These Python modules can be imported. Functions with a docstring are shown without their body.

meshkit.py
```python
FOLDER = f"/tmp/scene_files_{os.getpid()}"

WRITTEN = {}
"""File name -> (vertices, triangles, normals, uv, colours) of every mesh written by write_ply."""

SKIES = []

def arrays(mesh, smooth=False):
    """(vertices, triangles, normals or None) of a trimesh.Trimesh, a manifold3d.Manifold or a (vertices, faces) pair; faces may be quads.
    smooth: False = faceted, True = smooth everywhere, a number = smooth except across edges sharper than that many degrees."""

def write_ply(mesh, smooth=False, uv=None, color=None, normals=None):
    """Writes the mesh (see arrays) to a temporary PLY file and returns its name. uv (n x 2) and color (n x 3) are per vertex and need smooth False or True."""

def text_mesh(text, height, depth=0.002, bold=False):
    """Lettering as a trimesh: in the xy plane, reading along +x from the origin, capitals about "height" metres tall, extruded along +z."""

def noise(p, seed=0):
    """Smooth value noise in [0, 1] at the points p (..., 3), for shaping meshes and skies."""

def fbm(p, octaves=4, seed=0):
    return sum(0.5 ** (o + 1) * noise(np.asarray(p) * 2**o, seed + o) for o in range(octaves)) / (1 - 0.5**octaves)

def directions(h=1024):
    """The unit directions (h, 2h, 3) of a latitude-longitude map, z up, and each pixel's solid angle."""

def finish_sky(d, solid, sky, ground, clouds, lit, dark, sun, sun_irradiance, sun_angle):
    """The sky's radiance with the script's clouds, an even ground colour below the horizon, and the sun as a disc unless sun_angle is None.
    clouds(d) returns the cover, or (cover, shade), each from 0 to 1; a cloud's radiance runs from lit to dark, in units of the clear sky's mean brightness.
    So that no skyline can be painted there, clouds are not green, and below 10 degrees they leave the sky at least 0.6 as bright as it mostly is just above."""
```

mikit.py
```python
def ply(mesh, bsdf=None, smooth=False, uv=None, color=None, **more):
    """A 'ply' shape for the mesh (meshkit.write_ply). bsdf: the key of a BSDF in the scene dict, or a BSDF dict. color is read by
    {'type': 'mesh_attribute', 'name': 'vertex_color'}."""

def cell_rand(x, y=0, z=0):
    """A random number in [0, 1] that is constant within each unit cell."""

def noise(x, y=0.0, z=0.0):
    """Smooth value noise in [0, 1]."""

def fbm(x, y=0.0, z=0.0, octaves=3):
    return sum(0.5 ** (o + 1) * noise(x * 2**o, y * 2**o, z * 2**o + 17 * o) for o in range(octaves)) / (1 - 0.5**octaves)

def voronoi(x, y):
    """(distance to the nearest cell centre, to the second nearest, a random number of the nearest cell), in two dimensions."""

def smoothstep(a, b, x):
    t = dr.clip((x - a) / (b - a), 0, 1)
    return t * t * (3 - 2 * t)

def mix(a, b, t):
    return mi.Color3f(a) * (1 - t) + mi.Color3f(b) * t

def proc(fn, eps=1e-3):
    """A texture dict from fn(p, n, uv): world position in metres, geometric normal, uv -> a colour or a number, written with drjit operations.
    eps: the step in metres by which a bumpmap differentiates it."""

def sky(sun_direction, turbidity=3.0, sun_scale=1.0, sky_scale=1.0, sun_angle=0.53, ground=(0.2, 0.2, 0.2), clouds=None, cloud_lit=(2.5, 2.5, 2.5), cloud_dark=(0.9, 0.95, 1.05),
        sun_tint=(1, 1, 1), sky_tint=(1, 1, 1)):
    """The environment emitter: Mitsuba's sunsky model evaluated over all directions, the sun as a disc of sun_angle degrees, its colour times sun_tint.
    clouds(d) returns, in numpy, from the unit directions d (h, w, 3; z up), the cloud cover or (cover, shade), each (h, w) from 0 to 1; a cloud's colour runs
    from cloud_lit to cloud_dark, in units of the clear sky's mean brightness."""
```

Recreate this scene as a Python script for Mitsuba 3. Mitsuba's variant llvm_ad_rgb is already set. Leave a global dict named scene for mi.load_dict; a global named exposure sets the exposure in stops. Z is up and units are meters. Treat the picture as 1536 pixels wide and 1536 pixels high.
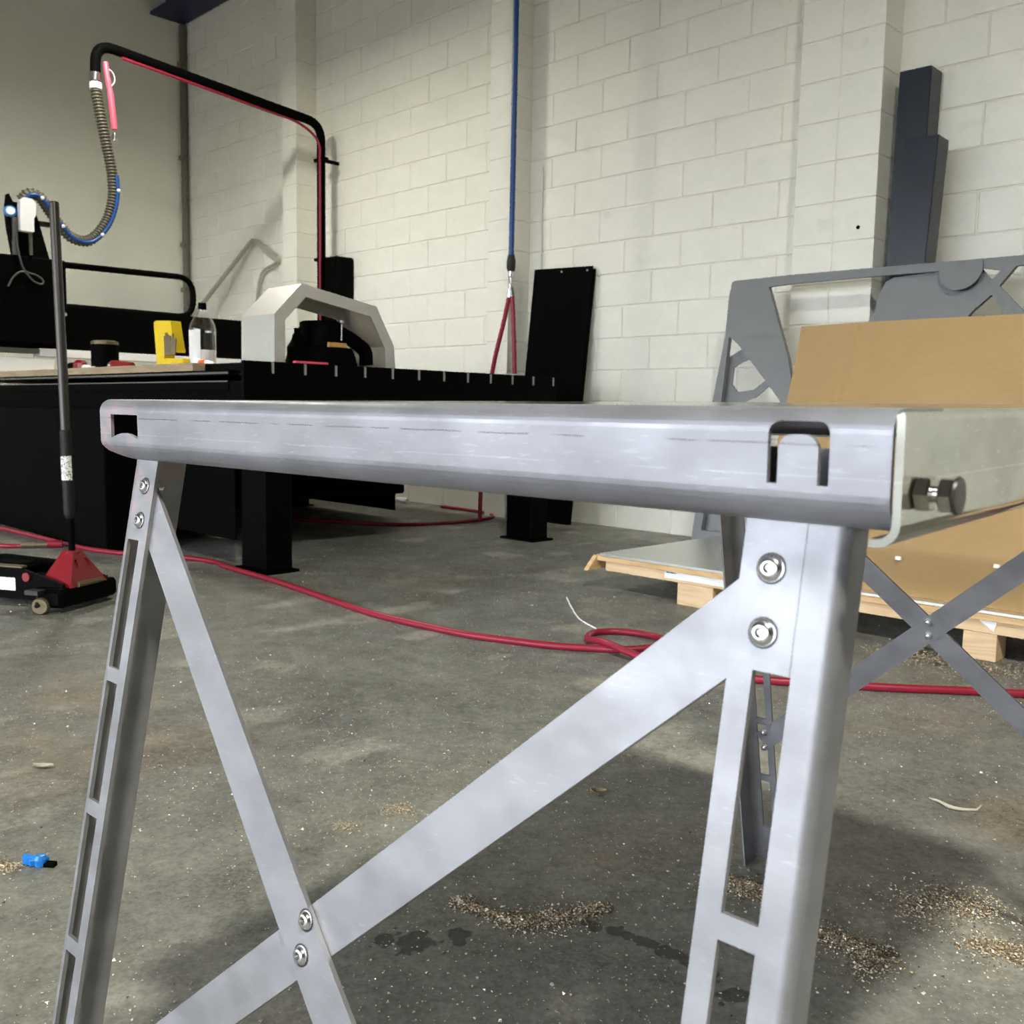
import math, random
import numpy as np, trimesh, mitsuba as mi, drjit as dr, mikit, meshkit
import manifold3d as m3
from mikit import proc, noise, fbm, smoothstep, mix
from shapely.geometry import Polygon, LineString, box as sbox, Point
from shapely.ops import unary_union
from shapely import affinity

T = mi.ScalarTransform4f
scene, labels = {}, {}
rng = np.random.default_rng(7)

# ------------------------------------------------------------------ camera, light, exposure
exposure = 0.80
FOV = 55.97
CAM = np.array([0, 0, 0.735])
FW = np.array([-0.6969696, 0.70937899, -0.10495153])
UP = np.array([-0.086191, 0.06242503, 0.99432099])
RT = np.array([0.71190202, 0.70205738, 0.01763373])
scene['camera'] = {'type': 'thinlens', 'fov': FOV, 'fov_axis': 'x', 'aperture_radius': 0.0008, 'focus_distance': 1.0,
                   'near_clip': 0.01, 'far_clip': 100.0,
                   'to_world': T().look_at(origin=CAM.tolist(), target=(CAM + FW).tolist(), up=UP.tolist())}
scene['sky'] = mikit.sky((0.45, 0.75, 0.5), turbidity=4, sun_scale=0.0, sky_scale=54.0, sky_tint=(0.97, 1.0, 1.08), ground=(0.10, 0.10, 0.095),
                         clouds=lambda d: (0.85 + 0 * d[..., 0], 0.25 * meshkit.fbm(d * 3)), cloud_lit=(1.1, 1.1, 1.12), cloud_dark=(0.8, 0.83, 0.9))
SKY_GAIN = 1.0
LAMP_BED, LAMP_NEAR = 105.0, 660.0          # radiance of the two unseen hanging lamps
LAMP_TINT = np.array([1.0, 0.985, 0.86])


# ------------------------------------------------------------------ helpers
def pbsdf(**k):
    return {'type': 'twosided', 'b': {'type': 'principled', **k}}


def rgb(*c):
    return {'type': 'rgb', 'value': list(c)}


def cat(ms):
    return trimesh.util.concatenate([m for m in ms])


def add(key, mesh, bsdf, smooth=30, **more):
    base, k = key, 1
    while key in scene:
        key = f'{base}_{k:03d}'
        k += 1
    scene[key] = mikit.ply(mesh, bsdf, smooth=smooth, **more)
    return key


def thing(key, label, category, group=None, kind=None):
    base, k = key, 1
    while key in labels or key in scene:
        key = f'{base}_{k:03d}'
        k += 1
    labels[key] = {'label': label, 'category': category}
    if group:
        labels[key]['group'] = group
    if kind:
        labels[key]['kind'] = kind
    return key


def structure(key, label, category='wall'):
    labels[key] = {'label': label, 'category': category, 'kind': 'structure'}


def man(mesh):
    return m3.Manifold(m3.Mesh(np.ascontiguousarray(mesh.vertices, np.float32), np.ascontiguousarray(mesh.faces, np.uint32)))


def tri(m):
    q = m.to_mesh()
    return trimesh.Trimesh(np.array(q.vert_properties[:, :3], float), np.array(q.tri_verts, int), process=False)


def bx(x0, x1, y0, y1, z0, z1, r=0.0):
    x0, x1, y0, y1, z0, z1 = min(x0, x1), max(x0, x1), min(y0, y1), max(y0, y1), min(z0, z1), max(z0, z1)
    if r <= 0:
        b = trimesh.creation.box((x1 - x0, y1 - y0, z1 - z0))
        b.apply_translation(((x0 + x1) / 2, (y0 + y1) / 2, (z0 + z1) / 2))
        return b
    pts = []
    for x in (x0, x1):
        for y in (y0, y1):
            for z in (z0, z1):
                for k in range(3):
                    s = [r if x == x0 else -r, r if y == y0 else -r, r if z == z0 else -r]
                    s[k] = 0
                    pts.append((x + s[0], y + s[1], z + s[2]))
    return trimesh.convex.convex_hull(np.array(pts))


def spin(mesh, deg, axis=(0, 0, 1), at=(0, 0, 0)):
    mesh.apply_transform(trimesh.transformations.rotation_matrix(math.radians(deg), axis, at))
    return mesh


def curve(pts, n=8):
    p = np.asarray(pts, float)
    if len(p) < 3:
        return np.array([p[0] + (p[-1] - p[0]) * t for t in np.linspace(0, 1, n + 1)])
    p = np.vstack([2 * p[0] - p[1], p, 2 * p[-1] - p[-2]])
    out = []
    for i in range(1, len(p) - 2):
        a, b, c, d = p[i - 1:i + 3]
        for t in np.linspace(0, 1, n, endpoint=False):
            out.append(0.5 * (2 * b + (c - a) * t + (2 * a - 5 * b + 4 * c - d) * t * t + (3 * b - a - 3 * c + d) * t ** 3))
    out.append(p[-2])
    return np.array(out)


def fillet(pts, r, n=8):
    """Polyline with its corners rounded at radius r."""
    p = [np.asarray(q, float) for q in pts]
    out = [p[0]]
    for a, b, c in zip(p[:-2], p[1:-1], p[2:]):
        u, v = (a - b) / np.linalg.norm(a - b), (c - b) / np.linalg.norm(c - b)
        s, e = b + u * r, b + v * r
        for t in np.linspace(0, 1, n):
            out.append((1 - t) ** 2 * s + 2 * t * (1 - t) * b + t * t * e)
    out.append(p[-1])
    return np.array(out)


def tube(path, rad, seg=12, caps=True):
    p = np.asarray(path, float)
    rad = np.broadcast_to(np.asarray(rad, float), (len(p),))
    tan = np.gradient(p, axis=0)
    tan /= np.linalg.norm(tan, axis=1)[:, None] + 1e-12
    u = np.cross(tan[0], [0, 0, 1.0] if abs(tan[0][2]) < 0.9 else [1.0, 0, 0])
    u /= np.linalg.norm(u)
    ang = np.linspace(0, 2 * np.pi, seg, endpoint=False)
    V = []
    for i in range(len(p)):
        u = u - tan[i] * (u @ tan[i])
        u /= np.linalg.norm(u)
        w = np.cross(tan[i], u)
        V.append(p[i] + rad[i] * (np.cos(ang)[:, None] * u + np.sin(ang)[:, None] * w))
    V = np.vstack(V)
    F = []
    for i in range(len(p) - 1):
        for j in range(seg):
            a, b = i * seg + j, i * seg + (j + 1) % seg
            F += [(a, b, b + seg), (a, b + seg, a + seg)]
    if caps:
        n = len(V)
        V = np.vstack([V, p[0], p[-1]])
        for j in range(seg):
            F.append((n, (j + 1) % seg, j))
            F.append((n + 1, n - seg + j, n - seg + (j + 1) % seg))
    return trimesh.Trimesh(V, np.array(F), process=False)


def lathe(profile, at=(0, 0, 0), seg=24, axis=None):
    """profile: (radius, height) pairs; turned about z (or about axis) at the point at."""
    pr = np.asarray(profile, float)
    ang = np.linspace(0, 2 * np.pi, seg, endpoint=False)
    V = np.vstack([np.stack([r * np.cos(ang), r * np.sin(ang), np.full(seg, h)], 1) for r, h in pr])
    F = []
    for i in range(len(pr) - 1):
        for j in range(seg):
            a, b = i * seg + j, i * seg + (j + 1) % seg
            F += [(a, b, b + seg), (a, b + seg, a + seg)]
    m = trimesh.Trimesh(V, np.array(F), process=False)
    m.merge_vertices()
    m.update_faces(m.nondegenerate_faces())
    if axis is not None:
        m.apply_transform(trimesh.geometry.align_vectors([0, 0, 1], axis))
    m.apply_translation(at)
    return m


def extr(poly, h):
    """Extruded polygon(s), z from 0 to h."""
    gs = [g for g in getattr(poly, 'geoms', [poly]) if g.area > 1e-10]
    return cat([trimesh.creation.extrude_polygon(g, h, engine='earcut') for g in gs])


def frame(mesh, o, ex, ey, ez):
    """Local coordinates (u, v, w) of the mesh -> o + u ex + v ey + w ez; keeps faces outward."""
    B = np.stack([ex, ey, ez], 1).astype(float)
    mesh.vertices = np.asarray(o, float) + np.asarray(mesh.vertices) @ B.T
    if np.linalg.det(B) < 0:
        mesh.invert()
    return mesh


# ------------------------------------------------------------------ materials
def paint_fn(base, amp, scale, dirt):
    base = np.array(base)

    def fn(p, n, uv):
        a = fbm(p.x * scale, p.y * scale, p.z * scale, 4)
        b = fbm(p.x * 1.1 + 5, p.y * 1.1, p.z * 1.1, 3)
        g = noise(p.x * 55, p.y * 55, p.z * 55)
        spot = smoothstep(0.70, 0.80, fbm(p.x * 6.3 + 3, p.y * 6.3, p.z * 7.1 + 11, 4))
        k = 1 + amp * (a - 0.5) + amp * 0.7 * (b - 0.5) + 0.03 * (g - 0.5)
        return mi.Color3f(*base.tolist()) * k * (1 - dirt * spot)
    return proc(fn)


MB = {}
MB['wall_paint'] = pbsdf(base_color=paint_fn((0.78, 0.765, 0.68), 0.07, 9, 0.06), roughness=0.55, specular=0.35)
MB['panel_paint'] = pbsdf(base_color=paint_fn((0.83, 0.825, 0.70), 0.07, 1.3, 0.03), roughness=0.7, specular=0.3)
MB['ceiling_paint'] = pbsdf(base_color=rgb(0.16, 0.16, 0.155), roughness=0.8)  # ceiling is out of view; dark tone holds back bounce on the walls
MB['outer_wall_paint'] = pbsdf(base_color=rgb(0.22, 0.215, 0.20), roughness=0.7)  # for walls out of view, darkened to hold back bounce


def floor_fn(p, n, uv):
    a = fbm(p.x * 1.6, p.y * 1.6, 0.0, 5)
    b = fbm(p.x * 7 + 9, p.y * 7, 3.0, 4)
    c = noise(p.x * 95, p.y * 95, 1.0)
    d = noise(p.x * 260, p.y * 260, 4.0)
    m = fbm(p.x * 22 + 3, p.y * 22, 6.0, 3)
    k = 1.06 + 0.5 * (a - 0.5) + 0.55 * (b - 0.5) + 0.5 * (m - 0.5) + 0.30 * (c - 0.5) + 0.34 * (d - 0.5)
    col = mix((0.152, 0.149, 0.124), (0.138, 0.139, 0.126), smoothstep(0.4, 0.65, fbm(p.x * 0.8, p.y * 0.8, 7.0, 3)))
    rust = smoothstep(0.62, 0.78, fbm(p.x * 2.1 + 30, p.y * 2.1, 2.0, 4))
    col = mix(col, (0.20, 0.145, 0.10), 0.45 * rust)
    pale = smoothstep(0.60, 0.74, fbm(p.x * 5.5 + 4, p.y * 3.5 + 8, 5.0, 5))
    col = mix(col, (0.30, 0.28, 0.235), 0.5 * pale)
    st = mi.Float(0)
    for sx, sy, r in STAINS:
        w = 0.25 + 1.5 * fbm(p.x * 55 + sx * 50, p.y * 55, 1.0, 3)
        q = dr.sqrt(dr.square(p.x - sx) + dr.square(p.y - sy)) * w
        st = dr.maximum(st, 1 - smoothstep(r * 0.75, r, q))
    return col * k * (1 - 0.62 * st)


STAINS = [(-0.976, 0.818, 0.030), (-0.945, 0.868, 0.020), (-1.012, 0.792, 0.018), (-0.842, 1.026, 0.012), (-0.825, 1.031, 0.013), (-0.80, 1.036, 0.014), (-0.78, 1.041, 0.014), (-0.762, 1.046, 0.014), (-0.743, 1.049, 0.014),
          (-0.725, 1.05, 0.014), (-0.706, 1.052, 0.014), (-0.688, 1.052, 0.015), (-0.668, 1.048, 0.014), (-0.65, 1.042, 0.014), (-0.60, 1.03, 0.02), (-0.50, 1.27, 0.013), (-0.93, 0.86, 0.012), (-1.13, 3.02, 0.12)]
MB['concrete'] = pbsdf(base_color=proc(floor_fn), roughness=0.52, specular=0.35)
MB['mortar'] = pbsdf(base_color=rgb(0.68, 0.66, 0.59), roughness=0.8)


# the work table's own coordinates: a leftward along the front rail, b away to the far end, c down
TO = np.array([-0.1424, 0.3378, 0.7380])
TM = np.array([[0.9988, -0.04891, 0.00063], [0.04892, 0.99868, -0.01585], [0.00014, 0.01586, 0.99987]])
EA, EB, EC = -TM[:, 0], TM[:, 1], -TM[:, 2]


def alu_fn(lo, hi, lines):
    def fn(p, n, uv):
        q = [p.x - TO[0], p.y - TO[1], p.z - TO[2]]
        a, b, c = (q[0] * E_[0] + q[1] * E_[1] + q[2] * E_[2] for E_ in (EA, EB, EC))
        big = fbm(p.x * 26, p.y * 26, p.z * 34, 4)
        grain = fbm(a * 40, b * 900, c * 1400, 2)
        k = smoothstep(0.25, 0.75, big)
        col = mix(lo, hi, k) * (0.97 + 0.06 * grain)
        scr = smoothstep(0.86, 0.90, noise(a * 50 + c * 900, c * 520 - a * 130, b * 90))
        col = col * (1 + 0.16 * scr)
        if not lines:
            seam = (1 - smoothstep(0.00018, 0.00040, dr.abs(a - 0.0369 + 0.0003 * (noise(c * 90, 2.0, 5.0) - 0.5)))) * smoothstep(0.112, 0.104, c)
            col = col * (1 - 0.5 * seam)
        red = smoothstep(0.50, 0.68, fbm(a * 70, c * 70, 6.0, 3)) * smoothstep(0.515, 0.60, a) * smoothstep(0.16, 0.10, c)
        col = mix(col, (0.40, 0.27, 0.29), 0.6 * red)
        if lines:
            wob = 0.00035 * (noise(a * 60, 1.0, 2.0) - 0.5)
            l1 = 1 - smoothstep(0.00022, 0.00045, dr.abs(c - 0.0138 + wob))
            l2 = 1 - smoothstep(0.00018, 0.00040, dr.abs(c - 0.0258 - wob))
            col = col * (1 - 0.45 * l1 * smoothstep(0.25, 0.6, noise(a * 90, 3.0, 1.0)))
            col = col * (1 + 0.22 * l2 * smoothstep(0.3, 0.6, noise(a * 70, 8.0, 1.0)))
        return col
    return proc(fn)


def rough_fn(lo, hi, s):
    def fn(p, n, uv):
        return lo + (hi - lo) * smoothstep(0.3, 0.7, fbm(p.x * s, p.y * s, p.z * s, 3))
    return proc(fn)


MB['aluminium_rail'] = pbsdf(base_color=alu_fn((0.225, 0.225, 0.245), (0.285, 0.285, 0.310), True), metallic=0.60, roughness=rough_fn(0.38, 0.48, 40), specular=0.5)
MB['aluminium'] = pbsdf(base_color=alu_fn((0.26, 0.258, 0.275), (0.325, 0.322, 0.34), False), metallic=0.5, roughness=rough_fn(0.36, 0.46, 40), specular=0.5)
MB['aluminium_bar'] = pbsdf(base_color=alu_fn((0.222, 0.222, 0.235), (0.284, 0.284, 0.300), False), metallic=0.60, roughness=rough_fn(0.40, 0.50, 40), specular=0.5)
MB['aluminium_side'] = pbsdf(base_color=alu_fn((0.42, 0.42, 0.37), (0.52, 0.52, 0.46), True), metallic=0.97, roughness=rough_fn(0.07, 0.13, 30), specular=0.5)
MB['steel_bright'] = pbsdf(base_color=rgb(0.75, 0.75, 0.76), metallic=1.0, roughness=0.22)
MB['steel_dark'] = pbsdf(base_color=rgb(0.055, 0.050, 0.046), metallic=0.7, roughness=0.35)
MB['steel_plate'] = pbsdf(base_color=paint_fn((0.20, 0.205, 0.21), 0.18, 6, 0.1), metallic=0.35, roughness=0.5)
MB['sheet_metal'] = pbsdf(base_color=rgb(0.74, 0.74, 0.70), metallic=0.85, roughness=0.3)
MB['hood_alu'] = pbsdf(base_color=paint_fn((0.68, 0.66, 0.61), 0.1, 12, 0.05), metallic=0.7, roughness=0.42)
MB['black_paint'] = pbsdf(base_color=rgb(0.0015, 0.0015, 0.0016), roughness=0.5, specular=0.03)
MB['black_satin'] = pbsdf(base_color=rgb(0.002, 0.002, 0.002), roughness=0.65, specular=0.02)
MB['black_rubber'] = pbsdf(base_color=rgb(0.015, 0.015, 0.015), roughness=0.7)
MB['grey_edge'] = pbsdf(base_color=rgb(0.12, 0.12, 0.11), roughness=0.4, metallic=0.5)
MB['slate_paint'] = pbsdf(base_color=paint_fn((0.014, 0.019, 0.029), 0.25, 3, 0.05), roughness=0.33, specular=0.4)
MB['navy_paint'] = pbsdf(base_color=rgb(0.006, 0.009, 0.05), roughness=0.5)
MB['red_rubber'] = pbsdf(base_color=rgb(0.24, 0.012, 0.03), roughness=0.4, specular=0.4)
MB['red_paint'] = pbsdf(base_color=rgb(0.20, 0.004, 0.009), roughness=0.35)
MB['pink_tape'] = pbsdf(base_color=rgb(0.75, 0.08, 0.14), roughness=0.5)
MB['blue_rubber'] = pbsdf(base_color=rgb(0.008, 0.055, 0.22), roughness=0.35, specular=0.5)
MB['blue_plastic'] = pbsdf(base_color=rgb(0.01, 0.16, 0.52), roughness=0.3)
MB['hose_brown'] = pbsdf(base_color=rgb(0.075, 0.065, 0.045), roughness=0.42)
MB['grey_cable'] = pbsdf(base_color=rgb(0.05, 0.05, 0.05), roughness=0.45)
MB['white_plastic'] = pbsdf(base_color=rgb(0.80, 0.80, 0.82), roughness=0.4)
MB['white_paper'] = pbsdf(base_color=rgb(0.74, 0.74, 0.72), roughness=0.7)
MB['ink'] = pbsdf(base_color=rgb(0.05, 0.05, 0.06), roughness=0.7)
MB['yellow_plastic'] = pbsdf(base_color=rgb(0.78, 0.56, 0.01), roughness=0.4)
MB['orange_plastic'] = pbsdf(base_color=rgb(0.75, 0.14, 0.02), roughness=0.4)
MB['amber'] = pbsdf(base_color=rgb(0.55, 0.30, 0.09), roughness=0.35)
MB['brass'] = pbsdf(base_color=rgb(0.15, 0.12, 0.07), metallic=0.6, roughness=0.45)
MB['clear_plastic'] = {'type': 'thindielectric', 'int_ior': 1.45}


def wood_fn(base, dark, s):
    def fn(p, n, uv):
        w = fbm(p.x * s * 0.12, p.y * s, p.z * s, 3)
        g = 0.5 + 0.5 * dr.sin(60 * w + 9 * p.z * s)
        k = fbm(p.x * 30, p.y * 200, p.z * 200, 2)
        return mix(base, dark, 0.42 * g + 0.25 * (k - 0.3))
    return proc(fn)


MB['pine'] = pbsdf(base_color=wood_fn((0.62, 0.42, 0.21), (0.42, 0.25, 0.10), 9), roughness=0.6)
MB['pine_pale'] = pbsdf(base_color=wood_fn((0.66, 0.48, 0.29), (0.48, 0.31, 0.16), 11), roughness=0.6)
MB['bed_wood'] = pbsdf(base_color=wood_fn((0.36, 0.27, 0.17), (0.22, 0.15, 0.08), 10), roughness=0.6)


def card_fn(p, n, uv):
    a = fbm(p.x * 2.5, p.y * 2.5, p.z * 2.5, 4)
    b = noise(p.x * 40, p.y * 40, p.z * 260)
    return mix((0.315, 0.205, 0.090), (0.375, 0.250, 0.120), a) * (0.97 + 0.06 * b)


MB['cardboard'] = pbsdf(base_color=proc(card_fn), roughness=0.75, specular=0.25)
for k, v in MB.items():
    scene['m_' + k] = v
MAT = {k: 'm_' + k for k in MB}

# ------------------------------------------------------------------ the building
WY, LX, ZC = 4.837, -9.46, 5.6            # long block wall, end wall, ceiling
BL, BH, BZ = 0.4185, 0.2, -0.003          # block pitch, course height, first bed joint
add('floor', bx(LX - 0.3, 18, -9, WY + 0.3, -0.2, 0), MAT['concrete'], smooth=False)
structure('floor', 'grey green concrete workshop floor with stains and swarf', 'floor')
add('ceiling', bx(LX - 0.3, 18, -9, WY + 0.3, ZC, ZC + 0.2), MAT['ceiling_paint'], smooth=False)
structure('ceiling', 'unseen ceiling of the workshop, kept dark grey', 'ceiling')
add('wall_back', bx(LX - 0.3, 18, WY + 0.004, WY + 0.3, 0, ZC), MAT['mortar'], smooth=False)
structure('wall_back', 'cream painted concrete block wall with pilasters')
add('wall_left', bx(LX - 0.3, LX, -9, WY + 0.004, 0, ZC), MAT['panel_paint'], smooth=False)
structure('wall_left', 'plain cream end wall beyond the cutting machine')
add('wall_right', bx(17.7, 18, -8.7, WY + 0.004, 0, ZC), MAT['outer_wall_paint'], smooth=False)  # out of view, set far off and dark so right-facing sides stay dim
structure('wall_right', 'unseen plain wall on the right, kept far off and dark')
DX0, DX1, DY, DZ = -9.3, 2.4, -6.0, 3.2   # open roller door, unseen behind the camera, sized for its daylight
add('wall_front', cat([bx(LX, DX0, DY - 0.2, DY, 0, ZC), bx(DX1, 17.7, DY - 0.2, DY, 0, ZC), bx(DX0, DX1, DY - 0.2, DY, DZ, ZC)]), MAT['outer_wall_paint'], smooth=False)
structure('wall_front', 'unseen front wall of the workshop with an open roller door letting in daylight')


def block(w, hgt=BH, g=0.0035, ch=0.0035, d=0.004):
    """A painted block's face, 10 triangles: 0..w along x, 0..hgt up, standing d proud toward -y."""
    o = np.array([[g, 0, g], [w - g, 0, g], [w - g, 0, hgt - g], [g, 0, hgt - g]])
    i = np.array([[g + ch, -d, g + ch], [w - g - ch, -d, g + ch], [w - g - ch, -d, hgt - g - ch], [g + ch, -d, hgt - g - ch]])
    F = [(4, 5, 6), (4, 6, 7)]
    for k in range(4):
        n = (k + 1) % 4
        F += [(k, n, 4 + n), (k, 4 + n, 4 + k)]
    return trimesh.Trimesh(np.vstack([o, i]), np.array(F), process=False)


def px(X):
    d = np.asarray(X, float) - CAM
    z = d @ FW
    return 0.5 + 0.940756 * (d @ RT) / z, 0.5 - 0.940756 * (d @ UP) / z, z


full_ply = mikit.ply(block(BL), MAT['wall_paint'], smooth=False)
PIL = [(-7.38, -7.166), (-4.834, -4.629), (-2.5616, -2.125), (0.10, 0.31), (2.48, 2.92)]  # last two are out of view, placed for bands in the side rail reflection
PD = 0.197
cells = []
for k in range(28):
    z = BZ + BH * k
    off = -4.232 if k % 2 == 0 else -4.436
    n0 = math.floor((LX - off) / BL)
    for n in range(n0, n0 + 28):
        x0, x1 = off + n * BL, off + (n + 1) * BL
        x0c, x1c = max(x0, LX), x1
        if x1c - x0c < 0.04 or x0 > 1.5:
            continue
        u, v, w = px(((x0c + x1c) / 2, WY, z + BH / 2))
        inside = w > 0.5 and -0.04 < u < 1.04 and -0.04 < v < 1.0
        cells.append((inside, w, x0c, x1c, z))
cells.sort(key=lambda c: (not c[0], c[1]))
nb, rest = 0, []
for inside, w, x0, x1, z in cells:
    if inside and nb < 298:
        jy = rng.uniform(-0.0006, 0.0006)
        ply = full_ply if x1 - x0 > BL - 1e-4 else mikit.ply(block(x1 - x0), MAT['wall_paint'], smooth=False)
        key = 'wall_back__brick' + (f'_{nb:03d}' if nb else '')
        scene[key] = {**ply, 'to_world': T().translate([x0, WY + 0.004 + jy, z]).rotate([0, 0, 1], float(rng.normal(0, 0.10))).rotate([1, 0, 0], float(rng.normal(0, 0.10)))}
        nb += 1
    else:
        b = block(x1 - x0)
        b.apply_translation((x0, WY + 0.004, z))
        rest.append(b)
if rest:
    add('wall_back__brickwork', cat(rest), MAT['wall_paint'], smooth=False)
    labels['wall_back__brickwork'] = {'kind': 'stuff'}
for i, (x0, x1) in enumerate(PIL):
    y0 = WY - PD
    pk = add('wall_back__pilaster', bx(x0 + 0.004, x1 - 0.004, y0 + 0.004, WY + 0.003, 0, ZC), MAT['mortar'], smooth=False)
    nw = 2 if x1 - x0 > 0.3 else 1
    w = (x1 - x0) / nw
    nk = 0
    for k in range(27):
        z = BZ + BH * k
        u, v, dd = px(((x0 + x1) / 2, y0, z + BH / 2))
        if not -0.05 < v < 0.62:
            continue
        for j in range(nw):
            b = bx(x0 + j * w + 0.0015, x0 + (j + 1) * w - 0.0015, y0, WY - 0.0005, z + 0.003, z + BH - 0.003, r=0.0028)
            scene[f'{pk}__brick' + (f'_{nk:03d}' if nk else '')] = mikit.ply(b, MAT['wall_paint'], smooth=False)
            nk += 1
    labels[pk] = {'label': 'painted block pilaster'}

add('wall_back__anchor_hole', tube([(-2.210, 4.6396, 1.659), (-2.210, 4.645, 1.659)], 0.010, 12), MAT['black_satin'])

# corner conduit, its clips; steel eaves beam
t = thing('corner_conduit', 'dark conduit running up the far corner between end wall and block wall', 'conduit')
add(t + '__pipe', tube([(LX + 0.035, WY - 0.045, 0.0), (LX + 0.035, WY - 0.045, 4.48)], 0.033, 10), 'm_conduit')
scene['m_conduit'] = pbsdf(base_color=rgb(0.13, 0.125, 0.095), roughness=0.6)
for z in (1.9, 2.35, 3.2, 4.1):
    add(t + '__clip', bx(LX + 0.001, LX + 0.09, WY - 0.09, WY - 0.081, z - 0.02, z + 0.02), 'm_conduit', smooth=False)
t = thing('eaves_beam', 'dark navy steel beam in the top left corner above the block wall', 'beam')
add(t + '__web', bx(LX + 0.01, 8.5, WY - 0.2, WY - 0.18, 4.53, 5.0), MAT['navy_paint'], smooth=False)
add(t + '__flange', bx(LX + 0.01, 8.5, WY - 0.36, WY - 0.01, 4.5, 4.53), MAT['navy_paint'], smooth=False)

# hanging lamps, out of view, placed to light the machine side and the table
def lamp(name, at, r, power, label):
    t = thing(name, label, 'lamp')
    add(t + '__housing', lathe([(0.0, 0.16), (0.06, 0.16), (0.08, 0.1), (r + 0.02, 0.06), (r + 0.02, -0.005), (r + 0.004, -0.005), (r + 0.004, 0.008), (0, 0.008)], at), MAT['black_satin'])
    d = lathe([(0, 0), (r, 0)], at, 32)
    if d.face_normals[0][2] > 0:
        d.invert()
    scene[t + '__lens'] = mikit.ply(d, MAT['white_plastic'], smooth=False, emitter={'type': 'area', 'radiance': rgb(*(LAMP_TINT * power))})
    add(t + '__cable', tube([(at[0], at[1], at[2] + 0.15), (at[0], at[1], ZC)], 0.006, 6), MAT['black_rubber'])


lamp('unseen_pendant_lamp', (-6.1, 2.65, 3.65), 0.2, LAMP_BED, 'unseen round pendant lamp above the cutting machine, lighting bed and walls')
lamp('unseen_pendant_lamp', (1.43, -0.71, 4.4), 0.18, LAMP_NEAR, 'unseen round pendant lamp near the camera, lighting table and floor')

# ------------------------------------------------------------------ the aluminium work table
TA, TH, TD = 0.6080, 0.0453, 0.9490        # rail length, rail height, length of the table
SL = 0.1997                                # splay of the legs
TH_ = math.atan(SL)
B0 = 0.0124


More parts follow.
